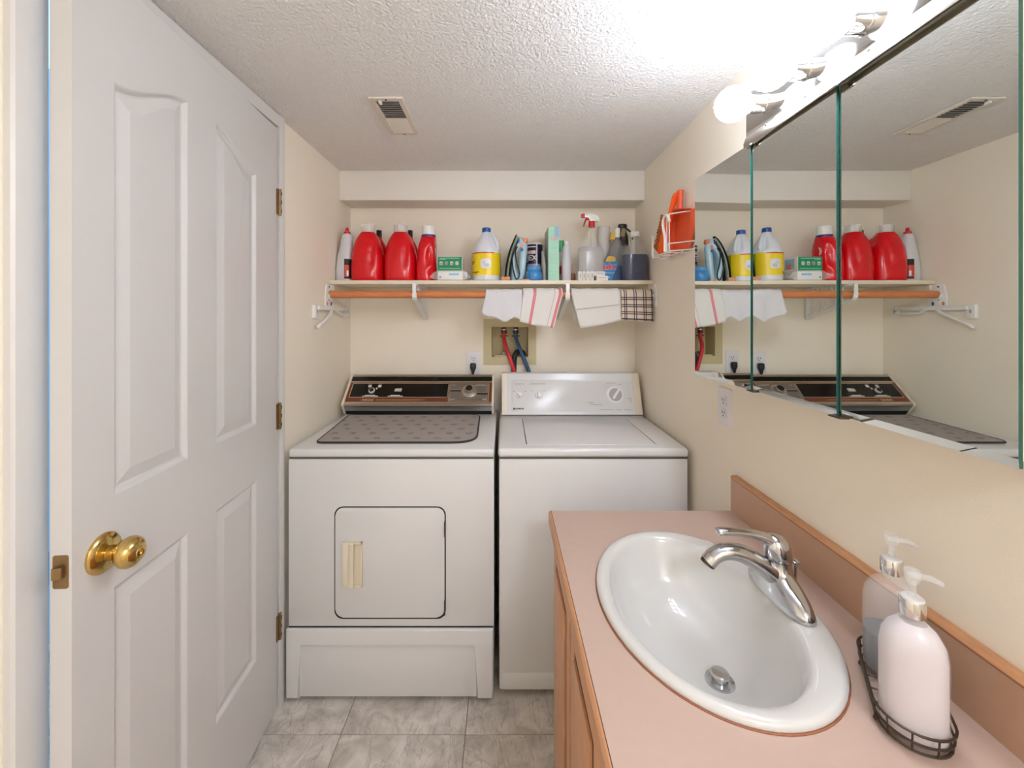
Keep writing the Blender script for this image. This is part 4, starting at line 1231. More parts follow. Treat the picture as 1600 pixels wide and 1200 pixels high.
obj('trigger', tube(B(), spline([(0.010, 0, 0.282), (0.030, 0, 0.268), (0.042, 0, 0.245), (0.046, 0, 0.225)], 5), [0.0055 - 0.00012 * i for i in range(16)], 8), 'sprayer_black', hd, world=False)
# navy liquid bottle
t = thing('liquid_bottle', 'clear ribbed bottle of dark navy liquid with white cap by the wall', 'bottle', (0.613, 1.974, z0))
secs = [(0, 0, 0.052, 0.037), (0.004, 0, 0.057, 0.041), (0.02, 0, 0.058, 0.042)]
for k in range(8):
    z = 0.03 + k * 0.014
    secs += [(z, 0, 0.0565, 0.0408), (z + 0.007, 0, 0.058, 0.042)]
secs += [(0.150, 0, 0.054, 0.039), (0.165, 0, 0.036, 0.030), (0.178, 0, 0.020, 0.020), (0.188, 0, 0.0185, 0.0185), (0.21, 0, 0.0175, 0.0175)]
body('body', secs, 'clear_plastic', t, 3.2)
body('liquid', [(0.003, 0, 0.053, 0.037), (0.02, 0, 0.0555, 0.0395), (0.122, 0, 0.0555, 0.0395)], 'navy_liquid', t, 3.2)
obj('cap', lathe(B(), [(0.0215, 0.209), (0.0215, 0.228), (0.020, 0.231)]), 'plastic_white', t, world=False)

# ================================================================ BACK WALL: outlet, water box, hoses
def outlet(root, f, m='outlet_white'):
    pl = obj('cover_plate', prism(B(), rr(-0.036, 0.036, -0.0575, 0.0575, 0.004), f, 0.0003, 0.006, bev=0.002), m, root)
    for v in (0.0195, -0.0195):
        rc = obj('receptacle', prism(B(), rr(-0.0165, 0.0165, v - 0.0145, v + 0.0145, 0.008), f, 0.006, 0.0085), m, root)
        bm = B()
        for u, w, h in ((-0.0065, 0.0013, 0.0045), (0.0065, 0.0013, 0.0038)):
            prism(bm, [(u - w, v + 0.003 - h), (u + w, v + 0.003 - h), (u + w, v + 0.003 + h), (u - w, v + 0.003 + h)], f, 0.0084, 0.0088)
        prism(bm, circ(0, v - 0.0075, 0.0026, 10), f, 0.0084, 0.0088)
        obj('slots', bm, 'mark_dark', rc)
ot = thing('wall_outlet', 'white wall outlet with a black plug behind the dryer', 'outlet', (-0.161, YB, 1.126))
outlet(ot, lambda u, v, w: (-0.161 + u, YB - w, 1.126 + v))
pg = thing('power_cord', 'black power plug and cord in the outlet behind the dryer', 'plug', (-0.161, YB - 0.02, 1.107))
obj('plug', loft(B(), [ring(-0.161, YB - 0.022 - 0.003 * (1 - (z - 1.075) / 0.05), z, rx, ry, 2.6, 16) for z, rx, ry in ((1.068, 0.005, 0.005), (1.085, 0.009, 0.008), (1.098, 0.015, 0.012), (1.118, 0.016, 0.0125), (1.124, 0.012, 0.010))]), 'hose_black', pg)
obj('cord', tube(B(), spline([(-0.161, YB - 0.026, 1.07), (-0.160, YB - 0.026, 1.04), (-0.158, YB - 0.026, 0.98), (-0.15, YB - 0.026, 0.9)]), 0.0042, 8), 'hose_black', pg)
wbx = thing('washer_outlet_box', 'beige recessed water outlet box on the back wall', 'outlet box', (0.029, YB, 1.23))
OX0, OX1, OZ0, OZ1 = -0.108, 0.166, 1.113, 1.352
bm = B()
def fr(x0, x1, zz0, zz1):
    box(bm, x0, x1, YB - 0.004, YB - 0.0003, zz0, zz1)
fr(OX0, BX0, OZ0, OZ1)
fr(BX1, OX1, OZ0, OZ1)
fr(BX0, BX1, OZ0, BZ0)
fr(BX0, BX1, BZ1, OZ1)
obj('face_frame', bm, 'box_beige', wbx)
bm = B()
box(bm, BX0 + 0.0005, BX1 - 0.0005, YB + 0.086, YB + 0.09, BZ0 + 0.0005, BZ1 - 0.0005)
box(bm, BX0 + 0.0005, BX0 + 0.0025, YB - 0.003, YB + 0.086, BZ0 + 0.0005, BZ1 - 0.0005)
box(bm, BX1 - 0.0025, BX1 - 0.0005, YB - 0.003, YB + 0.086, BZ0 + 0.0005, BZ1 - 0.0005)
box(bm, BX0 + 0.0025, BX1 - 0.0025, YB - 0.003, YB + 0.086, BZ0 + 0.0005, BZ0 + 0.0025)
box(bm, BX0 + 0.0025, BX1 - 0.0025, YB - 0.003, YB + 0.086, BZ1 - 0.0025, BZ1 - 0.0005)
obj('recess', bm, 'box_beige', wbx)
obj('lip', bx(BX0 + 0.016, 0.030, YB - 0.002, YB + 0.01, BZ0 + 0.0026, BZ0 + 0.010, bev=0.001), 'box_beige', wbx)
obj('knockout', bx(-0.012, 0.016, YB + 0.012, YB + 0.03, BZ0 + 0.010, BZ0 + 0.026, bev=0.002), 'mark_grey', wbx)
HY = YB + 0.03
for x, nm in ((-0.002, 'valve_red'), (0.060, 'navy_print')):
    v = obj('valve', join(tube(B(), [(x, HY, 1.311), (x, HY, 1.286)], 0.0125, 14), tube(B(), [(x, HY, 1.289), (x, HY, 1.277)], 0.015, 6)), nm, wbx)
    obj('valve_ring', tube(B(), [(x, HY, 1.293), (x, HY, 1.299)], 0.0145, 14), 'silver', v)
    obj('valve_handle', tube(B(), [(x - 0.02, HY, 1.262), (x + 0.022, HY, 1.262)], 0.003, 8), 'dark_metal', v)
def hose(name, pts, r, m, label, cat='hose'):
    return tag(obj(name, tube(B(), spline(pts, 8), r, 12), m), label, cat)
hose('water_hose', [(-0.002, HY, 1.277), (-0.002, HY - 0.002, 1.25), (0.006, YB - 0.004, 1.215), (0.022, YB - 0.024, 1.17), (0.040, YB - 0.032, 1.12), (0.058, YB - 0.032, 1.06), (0.07, YB - 0.030, 0.99)], 0.0098, 'hose_red', 'red water hose running from the outlet box behind the washer')
hose('water_hose', [(0.060, HY, 1.277), (0.062, HY - 0.004, 1.25), (0.074, YB - 0.004, 1.215), (0.092, YB - 0.024, 1.17), (0.112, YB - 0.032, 1.12), (0.135, YB - 0.032, 1.06), (0.15, YB - 0.030, 0.99)], 0.0098, 'hose_blue', 'blue water hose running from the outlet box behind the washer')
hose('drain_hose', [(0.100, YB + 0.055, 1.157), (0.098, YB + 0.045, 1.172), (0.088, YB + 0.024, 1.180), (0.068, YB - 0.002, 1.180), (0.054, YB - 0.016, 1.16), (0.050, YB - 0.0155, 1.12), (0.050, YB - 0.0155, 1.06), (0.05, YB - 0.0155, 0.98)], 0.0135, 'hose_black', 'black corrugated drain hose curving out of the outlet box')

# ================================================================ CEILING VENT
vt = thing('ceiling_vent', 'cream louvered air vent set in the textured ceiling', 'vent', (-0.382, 1.48, H))
vx0, vx1, vy0, vy1 = -0.437, -0.327, 1.345, 1.620
bm = B()
for a in ((vx0, vx0 + 0.018, vy0, vy1), (vx1 - 0.018, vx1, vy0, vy1), (vx0 + 0.018, vx1 - 0.018, vy0, vy0 + 0.020), (vx0 + 0.018, vx1 - 0.018, vy1 - 0.020, vy1)):
    box(bm, *a, H - 0.007, H - 0.0005, bev=0.0015, seg=1)
obj('frame', bm, 'vent_cream', vt)
obj('duct_back', bx(vx0 + 0.016, vx1 - 0.016, vy0 + 0.018, vy1 - 0.018, H - 0.0012, H - 0.0006), 'vent_dark', vt)
N = 17
for k in range(N):
    y = vy0 + 0.026 + (vy1 - vy0 - 0.052) * k / (N - 1)
    s = 1 if k < N // 2 + 1 else -1
    bm = B()
    prism(bm, [(-0.0042, -0.0003), (-0.0034, -0.0010), (0.0042, 0.0048), (0.0034, 0.0055)], lambda u, v, w: (w, y + s * u, H - 0.0070 + v), vx0 + 0.017, vx1 - 0.017)
    obj('louver', bm, 'vent_cream', vt, smooth=0)
for y in (vy0 + 0.010, vy1 - 0.010):
    obj('screw', lathe(B(), [(0.0035, H - 0.0085), (0.0035, H - 0.0068)], -0.382, y, 10), 'dark_metal', vt)
obj('damper_tab', bx(-0.408, -0.399, vy0 + 0.014, vy0 + 0.030, H - 0.014, H - 0.0065, bev=0.001), 'plastic_white', vt)

# ================================================================ RIGHT WALL: outlet, wire rack, brush, dustpan
ro = thing('wall_outlet', 'white wall outlet below the mirror cabinet on the right wall', 'outlet', (XR, 1.288, 1.090))
outlet(ro, lambda u, v, w: (XR - w, 1.288 - u, 1.090 + v))
rk = thing('wire_rack', 'small white wire rack holding an orange brush on the wall', 'rack', (XR, 1.58, 1.60))
wire = B()
WR = 0.0022
xo, xi = 0.598, XR - 0.003
def wr(pts, r=WR):
    tube(wire, pts, r, 6)
for z in (1.631, 1.738):
    wr([(xi, 1.452, z), (xo + 0.012, 1.512, z), (xo, 1.522, z), (xo, 1.535, z)])
wr([(xo, 1.522, 1.738), (xo, 1.522, 1.610), (xo, 1.530, 1.604), (xo, 1.69, 1.604), (xo, 1.70, 1.612), (xo, 1.70, 1.665), (xi, 1.712, 1.668)])
wr([(xo, 1.545, 1.735), (xo, 1.545, 1.604)])
wr([(xo, 1.69, 1.69), (xo, 1.69, 1.604)])
for y in (1.47, 1.56, 1.63, 1.70):
    wr([(xo, max(y, 1.524), 1.604), (xi, y, 1.604)])
wr([(xi, 1.47, 1.604), (xi, 1.47, 1.70)])
wr([(xi, 1.712, 1.604), (xi, 1.712, 1.70)])
wr([(xi, 1.47, 1.604), (xi, 1.712, 1.604)])
wr([(xo + 0.04, 1.5, 1.600), (xo + 0.04, 1.7, 1.600)])
obj('wire_frame', wire, 'wire_white', rk)
obj('hook', tube(B(), spline([(xo - 0.004, 1.553, 1.606), (xo - 0.004, 1.553, 1.66), (xo - 0.004, 1.572, 1.705), (xo - 0.004, 1.565, 1.730), (xo - 0.004, 1.545, 1.738), (xo - 0.004, 1.523, 1.728), (xo - 0.004, 1.511, 1.708)]), 0.0052, 10), 'wire_white', rk)
br = thing('hand_brush', 'orange hand brush with brown bristles in the wire rack', 'brush', (0.632, 1.66, 1.61))
Q0, Q1 = Vector((0.628, 1.690, 1.612)), Vector((0.640, 1.566, 1.828))
qd2 = (Q1 - Q0).normalized()
qn2 = qd2.cross(Vector((1, 0, 0))).normalized()
if qn2.y < 0:
    qn2 = -qn2
def BR(u, v, w):                           # u along, v across (x), w along bristle direction
    p = Q0 + qd2 * u + qn2 * w
    return (p.x + v, p.y, p.z)
back = [(0, 0.0), (0.015, 0.017), (0.06, 0.019), (0.13, 0.017), (0.155, 0.011), (0.19, 0.010), (0.235, 0.0115), (0.248, 0.006)]
rings = []
for u, hwid in back:
    hwid = max(hwid, 0.004)
    th = 0.011 if u < 0.14 else 0.008
    rings.append([Vector(BR(u, hwid * math.cos(2 * PI * i / 14), th * math.sin(2 * PI * i / 14))) for i in range(14)])
bb = obj('handle', loft(B(), rings), 'orange_plastic', br)
tf = B()
for k in range(12):
    for j in (-1, 0, 1):
        u = 0.012 + k * 0.0118
        p, q = BR(u, j * 0.009, 0.006), BR(u + 0.007 + random.uniform(-0.002, 0.002), j * 0.012, 0.050 + random.uniform(-0.004, 0.004))
        tube(tf, [p, q], [0.0036, 0.0060], 5)
obj('bristles', tf, 'bristle', br)['kind'] = 'stuff'
obj('hanging_hole', tube(B(), [BR(0.236, 0.001, -0.0082), BR(0.236, 0.001, -0.0092)], 0.004, 12), 'coral_plastic', bb)
dp = thing('dustpan', 'orange dustpan tucked behind the brush in the wire rack', 'dustpan', (0.665, 1.56, 1.612))
PX = 0.672
YZ = lambda u, v, w: (PX - w, u, v)
pan = [(1.446, 1.738), (1.512, 1.612), (1.668, 1.612), (1.640, 1.735), (1.600, 1.765), (1.560, 1.765)]
pn = obj('pan', prism(B(), pan, YZ, 0, 0.003), 'coral_plastic', dp)
bm = B()
def wall_seg(p, q, h0, h1, t=0.003):
    p, q = Vector(p), Vector(q)
    d = (q - p).normalized()
    n = Vector((-d.y, d.x)) * t
    vs = []
    for (pt, h) in ((p, h0), (q, h1)):
        for off in (0, 1):
            b = pt + n * off
            vs.append(bm.verts.new(YZ(b.x, b.y, 0.002)))
            vs.append(bm.verts.new(YZ(b.x, b.y, h)))
    for f in ((0, 1, 5, 4), (2, 6, 7, 3), (1, 3, 7, 5), (0, 4, 6, 2), (0, 2, 3, 1), (4, 5, 7, 6)):
        bm.faces.new([vs[i] for i in f])
wall_seg(pan[1], pan[0], 0.010, 0.030)
wall_seg(pan[3], pan[2], 0.030, 0.010)
wall_seg(pan[0], pan[5], 0.030, 0.036)
wall_seg(pan[5], pan[4], 0.036, 0.036)
wall_seg(pan[4], pan[3], 0.036, 0.030)
obj('rim', bm, 'coral_plastic', pn, smooth=0)
obj('handle', loft(B(), [[Vector((PX - 0.014 + 0.011 * math.sin(2 * PI * i / 16), 1.580 - s * 0.008 + hw_ * math.cos(2 * PI * i / 16), 1.762 + s * 0.076)) for i in range(16)] for s, hw_ in ((0, 0.017), (0.4, 0.015), (0.85, 0.0165), (0.97, 0.0165), (1.0, 0.013))]), 'coral_plastic', dp)
# ================================================================ LEFT WALL HANGER
hg = thing('wall_hanger', 'white plastic wall hanger bar on the left wall beneath the shelf', 'hanger', (XL, 1.93, 1.40))
XLW = lambda u, v, w: (XL + w, u, v)
obj('bar', prism(B(), rr(1.775, 2.10, 1.394, 1.412, 0.004), XLW, 0.010, 0.020, bev=0.003), 'plastic_white', hg)
for y in (1.765, 2.108):
    e = obj('end_plate', prism(B(), rr(y - 0.017, y + 0.017, 1.358, 1.416, 0.005), XLW, 0.0004, 0.013, bev=0.003), 'plastic_white', hg)
    obj('screw_slot', prism(B(), circ(y, 1.388, 0.0045, 12, 0.009), XLW, 0.013, 0.0138), 'mark_grey', e)
obj('arm', tube(B(), spline([(XL + 0.016, 1.90, 1.396), (XL + 0.030, 1.86, 1.378), (XL + 0.034, 1.80, 1.352), (XL + 0.030, 1.755, 1.332), (XL + 0.024, 1.742, 1.318)]), 0.0075, 8, flat=0.7), 'plastic_white', hg)
obj('arm', tube(B(), spline([(XL + 0.016, 1.95, 1.396), (XL + 0.026, 1.975, 1.380), (XL + 0.026, 2.03, 1.376), (XL + 0.020, 2.095, 1.382)]), 0.006, 8, flat=0.7), 'plastic_white', hg)

# ================================================================ MIRROR CABINET AND LIGHT BAR
mc = thing('medicine_cabinet', 'three-door mirrored medicine cabinet mounted on the right wall', 'cabinet', (XR, 0.865, 1.195))
MZ0, MZ1 = 1.195, 1.774
obj('body', bx(0.594, XR - 0.0005, 0.486, 1.244, MZ0 + 0.006, MZ1 - 0.004), 'appliance_cream', mc)
def mirror_door(y0, y1, dx=0.0, rot=0.0, pivot=None):
    """glass sheet in the YZ plane with bevelled top and bottom; faces: mirror front, green polished edge"""
    th, bw, bd = 0.0052, 0.011, 0.0011
    bm = B()
    # cross-section in (x, z): back, then front with bevels
    xf_, xb = 0.585 + dx, 0.585 + dx + th
    sec = [(xb, MZ0), (xf_ + bd, MZ0), (xf_, MZ0 + bw), (xf_, MZ1), (xb, MZ1)]
    def pt(x, y, z):
        if pivot is not None:
            c, s = math.cos(rot), math.sin(rot)
            px, py = xf_, pivot
            ddx, ddy = x - px, y - py
            return (px + ddx * c - ddy * s, py + ddx * s + ddy * c, z)
        return (x, y, z)
    A = [bm.verts.new(pt(x, y0, z)) for x, z in sec]
    Bv = [bm.verts.new(pt(x, y1, z)) for x, z in sec]
    n = len(sec)
    for i in range(n):
        f = bm.faces.new((A[i], A[(i + 1) % n], Bv[(i + 1) % n], Bv[i]))
        f.material_index = 0 if i in (1, 2) else 1
    for cap in (A, Bv):
        f = bm.faces.new(cap)
        f.material_index = 1
    return obj('mirror_door', bm, ['mirror', 'glass_edge'], mc, smooth=0)
mirror_door(0.9865, 1.2500, -0.0065, math.radians(2.4), 0.9865)
mirror_door(0.7355, 0.9835, -0.0035)
mirror_door(0.4785, 0.7320, 0.001)
rl = [(0.5945, 1.7755), (0.5765, 1.7755), (0.5745, 1.7675), (0.5725, 1.7675), (0.5715, 1.778), (0.576, 1.792), (0.583, 1.800), (0.5945, 1.8025)]
rail = obj('rail', prism(B(), rl, lambda u, v, w: (u, w, v), 0.4785, 1.004), 'rail_nickel', mc, smooth=25)
for y in (0.985, 0.7335):
    obj('pivot_clip', bx(0.5690, 0.5740, y - 0.013, y + 0.013, 1.7650, 1.7690, bev=0.001), 'rail_nickel', mc)
    obj('pivot_clip', bx(0.5755, 0.593, y - 0.014, y + 0.014, MZ0 - 0.0035, MZ0 - 0.0004, bev=0.001), 'dark_metal', mc)
obj('bottom_rail', bx(0.592, XR - 0.0005, 0.482, 1.246, MZ0 - 0.001, MZ0 + 0.0055), 'rail_nickel', mc)
for y in (0.66, 0.80, 0.92):
    obj('screw', tube(B(), [(0.5752, y, 1.787), (0.5732, y, 1.786)], 0.003, 10), 'silver', rail)
lf = thing('vanity_light', 'chrome vanity light bar with round globe bulbs above the mirror', 'light', (XR, 0.755, 1.80))
bp = obj('back_plate', bx(0.590, XR - 0.0005, 0.484, 1.026, 1.804, 1.905, bev=0.002), 'chrome', lf)
BZ_ = 1.8505
for i in range(4):
    y = 0.955 - 0.134 * i
    sk = obj('socket', loft(B(), [[Vector((x, y + r * math.cos(2 * PI * k / 28), BZ_ + r * math.sin(2 * PI * k / 28))) for k in range(28)] for x, r in
                                  ((0.591, 0.0215), (0.588, 0.0215), (0.5865, 0.0200), (0.560, 0.0200), (0.5585, 0.0185), (0.5585, 0.016))], cap1=False), 'chrome', lf)
    prof = [(0.562, 0.0145), (0.5545, 0.0165)]
    for k in range(1, 13):
        th = PI * (0.13 + 0.87 * k / 12)
        prof.append((0.520 + 0.0385 * math.cos(th), max(0.0385 * math.sin(th), 0.0004)))
    obj('globe_bulb', loft(B(), [[Vector((x, y + r * math.cos(2 * PI * k / 28), BZ_ + r * math.sin(2 * PI * k / 28))) for k in range(28)] for x, r in prof]), 'bulb_glow', sk)
# added fill lamp, an invented fixture out of view behind the camera
cl = thing('fill_lamp', 'round frosted flush ceiling lamp at the entrance end of the room', 'lamp', (0.40, -0.84, H))
obj('pan', lathe(B(), [(0.165, H - 0.0005), (0.168, H - 0.012), (0.160, H - 0.022)], 0.40, -0.84, 40), 'plastic_white', cl)
obj('diffuser', lathe(B(), [(0.158, H - 0.021), (0.150, H - 0.045), (0.120, H - 0.066), (0.070, H - 0.078), (0.010, H - 0.082)], 0.40, -0.84, 40), 'fill_glow', cl)

# ================================================================ VANITY, SINK, FAUCET
CT = 0.800
vx_f, vy_f, vy_n = 0.129, 1.2265, 0.300
cab = thing('vanity_cabinet', 'oak vanity cabinet with framed doors under the peach countertop', 'cabinet', (0.40, 0.76, 0))
for y0_, y1_ in ((vy_n + 0.012, vy_n + 0.028), (vy_f - 0.034, vy_f - 0.018)):
    obj('side_panel', bx(0.1785, XR - 0.002, y0_, y1_, 0.09, CT - 0.034), 'oak', cab)
obj('bottom_panel', bx(0.1785, XR - 0.002, vy_n + 0.0282, vy_f - 0.0342, 0.09, 0.106), 'oak', cab)
bm = B()
box(bm, 0.158, 0.178, vy_n + 0.012, vy_f - 0.018, 0.09, 0.125)
box(bm, 0.158, 0.178, vy_n + 0.012, vy_f - 0.018, 0.72, CT - 0.034)
for y0_, y1_ in ((vy_n + 0.012, 0.335), (0.59, 0.63), (0.885, 0.925), (1.185, vy_f - 0.018)):
    box(bm, 0.158, 0.178, y0_, y1_, 0.125, 0.72)
obj('face_frame', bm, 'oak', cab)
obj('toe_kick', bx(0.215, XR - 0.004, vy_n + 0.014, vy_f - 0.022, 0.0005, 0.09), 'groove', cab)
FX = lambda u, v, w: (0.158 - w, u, v)
y_edges = [(0.318, 0.604), (0.618, 0.898), (0.912, 1.198)]
for a, b in y_edges:
    d = obj('door', prism(B(), rr(a, b, 0.115, 0.735, 0.004), FX, 0.0003, 0.016, bev=0.003), 'oak', cab)
    obj('panel_groove', prism(B(), rr(a + 0.050, b - 0.050, 0.165, 0.690, 0.003), FX, 0.0155, 0.0164), 'groove', d)
    obj('door_panel', prism(B(), rr(a + 0.058, b - 0.058, 0.173, 0.682, 0.003), FX, 0.0158, 0.0205, bev=0.003), 'oak', d)
# countertop with the basin opening
ct = thing('countertop', 'peach laminate countertop with oak edging and backsplash along the wall', 'countertop', (0.40, 0.76, CT - 0.03))
SXc, SYc = 0.390, 0.830
ha, hb = 0.186, 0.246
x_in0, x_in1 = vx_f + 0.008, XR - 0.0185
angs = sorted(set([2 * PI * i / 72 for i in range(72)] + [math.atan2(y - SYc, x - SXc) % (2 * PI) for x in (x_in0, x_in1) for y in (vy_n, vy_f)]))
bm = B()
def rect_hit(a):
    c, s = math.cos(a), math.sin(a)
    t = 1e9
    if c > 1e-9: t = min(t, (x_in1 - SXc) / c)
    if c < -1e-9: t = min(t, (x_in0 - SXc) / c)
    if s > 1e-9: t = min(t, (vy_f - SYc) / s)
    if s < -1e-9: t = min(t, (vy_n - SYc) / s)
    return SXc + c * t, SYc + s * t
inn_t, out_t, inn_b, out_b = [], [], [], []
for a in angs:
    k = 1 / math.sqrt((math.cos(a) / ha) ** 2 + (math.sin(a) / hb) ** 2)
    ix, iy = SXc + math.cos(a) * k, SYc + math.sin(a) * k
    ox, oy = rect_hit(a)
    inn_t.append(bm.verts.new((ix, iy, CT)))
    out_t.append(bm.verts.new((ox, oy, CT)))
    inn_b.append(bm.verts.new((ix, iy, CT - 0.032)))
    out_b.append(bm.verts.new((ox, oy, CT - 0.032)))
n = len(angs)
for i in range(n):
    j = (i + 1) % n
    bm.faces.new((inn_t[i], out_t[i], out_t[j], inn_t[j]))
    bm.faces.new((inn_b[i], inn_b[j], out_b[j], out_b[i]))
    bm.faces.new((out_t[i], out_b[i], out_b[j], out_t[j]))
    bm.faces.new((inn_t[i], inn_t[j], inn_b[j], inn_b[i]))
obj('slab', bm, 'laminate', ct, smooth=20)
obj('edge_strip', prism(B(), [(0.129, CT - 0.032), (0.1368, CT - 0.032), (0.1368, CT), (0.1335, CT), (0.129, CT - 0.005)], lambda u, v, w: (u, w, v), vy_n, vy_f), 'oak_edge', ct, smooth=0)
obj('edge_joint', bx(0.1360, 0.1374, vy_n, vy_f - 0.0002, CT - 0.001, CT + 0.0002), 'groove', ct)
bs = obj('backsplash', bx(XR - 0.0185, XR - 0.0006, vy_n, vy_f, CT - 0.032, CT + 0.097), 'laminate_shaded', ct)
obj('splash_cap', prism(B(), [(XR - 0.0195, CT + 0.0970), (XR - 0.0006, CT + 0.0970), (XR - 0.0006, CT + 0.1035), (XR - 0.015, CT + 0.1035), (XR - 0.0195, CT + 0.0995)], lambda u, v, w: (u, w, v), vy_n, vy_f), 'oak_edge', bs, smooth=0)
obj('splash_joint', bx(XR - 0.0190, XR - 0.018, vy_n, vy_f - 0.0003, CT + 0.0955, CT + 0.0972), 'groove', bs)
# basin
sk = thing('sink_basin', 'oval white drop-in sink basin set in the peach countertop', 'sink', (SXc, SYc, CT))
def el(cx, a, b, z, cy=SYc):
    return ring(cx, cy, z, a, b, 2.0, 72)
DY = SYc - 0.012
rings = [el(SXc, 0.1985, 0.2585, CT + 0.0004), el(SXc, 0.2005, 0.2605, CT + 0.004), el(SXc, 0.1995, 0.2595, CT + 0.009), el(SXc, 0.196, 0.256, CT + 0.0125), el(SXc, 0.190, 0.250, CT + 0.014),
         el(0.381, 0.175, 0.241, CT + 0.0135), el(0.376, 0.1640, 0.233, CT + 0.0115), el(0.375, 0.1590, 0.2285, CT + 0.008), el(0.374, 0.1555, 0.225, CT + 0.0), el(0.374, 0.150, 0.217, CT - 0.025),
         el(0.376, 0.142, 0.204, CT - 0.058), el(0.380, 0.128, 0.181, CT - 0.092), el(0.388, 0.105, 0.147, CT - 0.118), el(0.399, 0.075, 0.101, CT - 0.134, DY), el(0.411, 0.043, 0.053, CT - 0.141, DY), el(0.420, 0.0265, 0.0265, CT - 0.1425, DY)]
obj('bowl', loft(B(), rings, cap0=False, cap1=False), 'porcelain', sk, smooth=60)
obj('seal_bead', tube(B(), [(p.x, p.y, CT + 0.0006) for p in el(SXc, 0.2005, 0.2605, 0)], 0.0018, 6, closed=True), 'brown_pot', sk)
dn = obj('drain_flange', lathe(B(), [(0.0275, CT - 0.1425), (0.0265, CT - 0.1400), (0.0205, CT - 0.1415), (0.0195, CT - 0.150), (0.0195, CT - 0.16)], 0.420, SYc - 0.012, 32), 'faucet_chrome', sk)
obj('drain_stopper', lathe(B(), [(0.0150, CT - 0.158), (0.0150, CT - 0.130), (0.0175, CT - 0.129), (0.0175, CT - 0.1265), (0.015, CT - 0.124), (0.006, CT - 0.1235)], 0.420, SYc - 0.012, 28), 'faucet_chrome', dn)
# faucet
FXc, FYc = 0.549, 0.838
fz = CT + 0.0132
fc = thing('faucet', 'chrome single-lever faucet mounted on the sink deck', 'faucet', (FXc, FYc, fz))
def fl_ring(x, z, rx, ry, n=2.3):
    return ring(x, FYc, z, rx, ry, n, 36)
obj('base', loft(B(), [fl_ring(FXc, fz, 0.0285, 0.088), fl_ring(FXc, fz + 0.004, 0.0295, 0.090), fl_ring(FXc, fz + 0.012, 0.0285, 0.087), fl_ring(FXc, fz + 0.024, 0.0265, 0.076), fl_ring(FXc, fz + 0.033, 0.0248, 0.060),
                       fl_ring(FXc, fz + 0.040, 0.0234, 0.043), fl_ring(FXc, fz + 0.045, 0.0220, 0.030), fl_ring(FXc, fz + 0.055, 0.0215, 0.0225, 2), fl_ring(FXc, fz + 0.070, 0.0212, 0.0212, 2)]), 'faucet_chrome', fc, smooth=60)
obj('spout', tube(B(), spline([(0.548, FYc, fz + 0.030), (0.528, FYc, fz + 0.048), (0.500, FYc, fz + 0.068), (0.470, FYc, fz + 0.083), (0.442, FYc, fz + 0.086), (0.420, FYc, fz + 0.078), (0.407, FYc, fz + 0.065)], 6),
                  [0.0235 - 0.0065 * min(1, i / 26) for i in range(37)], 20, flat=0.86), 'faucet_chrome', fc, smooth=60)
obj('aerator', tube(B(), [(0.4085, FYc, fz + 0.067), (0.4045, FYc, fz + 0.061)], 0.0142, 18), 'dark_metal', fc)
obj('lever_dome', loft(B(), [ring(FXc - 0.002 * k, FYc, fz + z, r, r, 2, 32) for k, (r, z) in enumerate(((0.0216, 0.0705), (0.0240, 0.073), (0.0252, 0.084), (0.0245, 0.098), (0.0205, 0.110), (0.0140, 0.1175), (0.004, 0.1205)))]), 'faucet_chrome', fc, smooth=60)
obj('lever', tube(B(), spline([(0.548, FYc, fz + 0.096), (0.530, FYc, fz + 0.109), (0.505, FYc, fz + 0.119), (0.475, FYc, fz + 0.124), (0.448, FYc, fz + 0.126), (0.430, FYc, fz + 0.1255), (0.424, FYc, fz + 0.1240)], 6),
                  [0.018, 0.0178, 0.0176, 0.0172, 0.0168, 0.0162, 0.0156, 0.015, 0.0142, 0.0136, 0.013, 0.0124, 0.012, 0.0116, 0.0113, 0.011, 0.0108, 0.0107, 0.0106, 0.0105, 0.0105, 0.0105, 0.0106, 0.0107, 0.0108, 0.011,
                   0.0112, 0.0113, 0.0114, 0.0114, 0.0114, 0.0113, 0.011, 0.0105, 0.0095, 0.008, 0.005], 18, flat=0.68), 'faucet_chrome', fc, smooth=60)
lr = obj('lift_rod', tube(B(), [(0.581, FYc, fz + 0.020), (0.581, FYc, fz + 0.062)], 0.0025, 10), 'faucet_chrome', fc)
obj('rod_knob', lathe(B(), [(0.003, fz + 0.060), (0.0075, fz + 0.064), (0.008, fz + 0.067), (0.003, fz + 0.070)], 0.581, FYc, 18), 'faucet_chrome', lr)

# ================================================================ SOAP BOTTLES IN THEIR WIRE CADDY
cz = CT + 0.0006
pA, pB = Vector((0.6135, 0.665)), Vector((0.5560, 0.5720))
dirv = (pA - pB).normalized()
rotb = math.atan2(dirv.y, dirv.x)
def stadium(off, seg=14):
    nrm = Vector((-dirv.y, dirv.x))
    out = []
    for c, s0_ in ((pA, -PI / 2), (pB, PI / 2)):
        for i in range(seg + 1):
            a = s0_ + PI * i / seg
            p = c + dirv * (off * math.cos(a)) + nrm * (off * math.sin(a))
            out.append((p.x, p.y))
    return out
cd = thing('wire_caddy', 'dark wire caddy holding two soap bottles beside the sink', 'caddy', ((pA.x + pB.x) / 2, (pA.y + pB.y) / 2, cz))
for z, off, r in ((cz + 0.006, 0.0375, 0.0018), (cz + 0.018, 0.040, 0.0016), (cz + 0.031, 0.0415, 0.0018)):
    obj('wire_ring', tube(B(), [(x, y, z) for x, y in stadium(off)], r, 6, closed=True), 'dark_metal', cd)
st = stadium(0.0385)
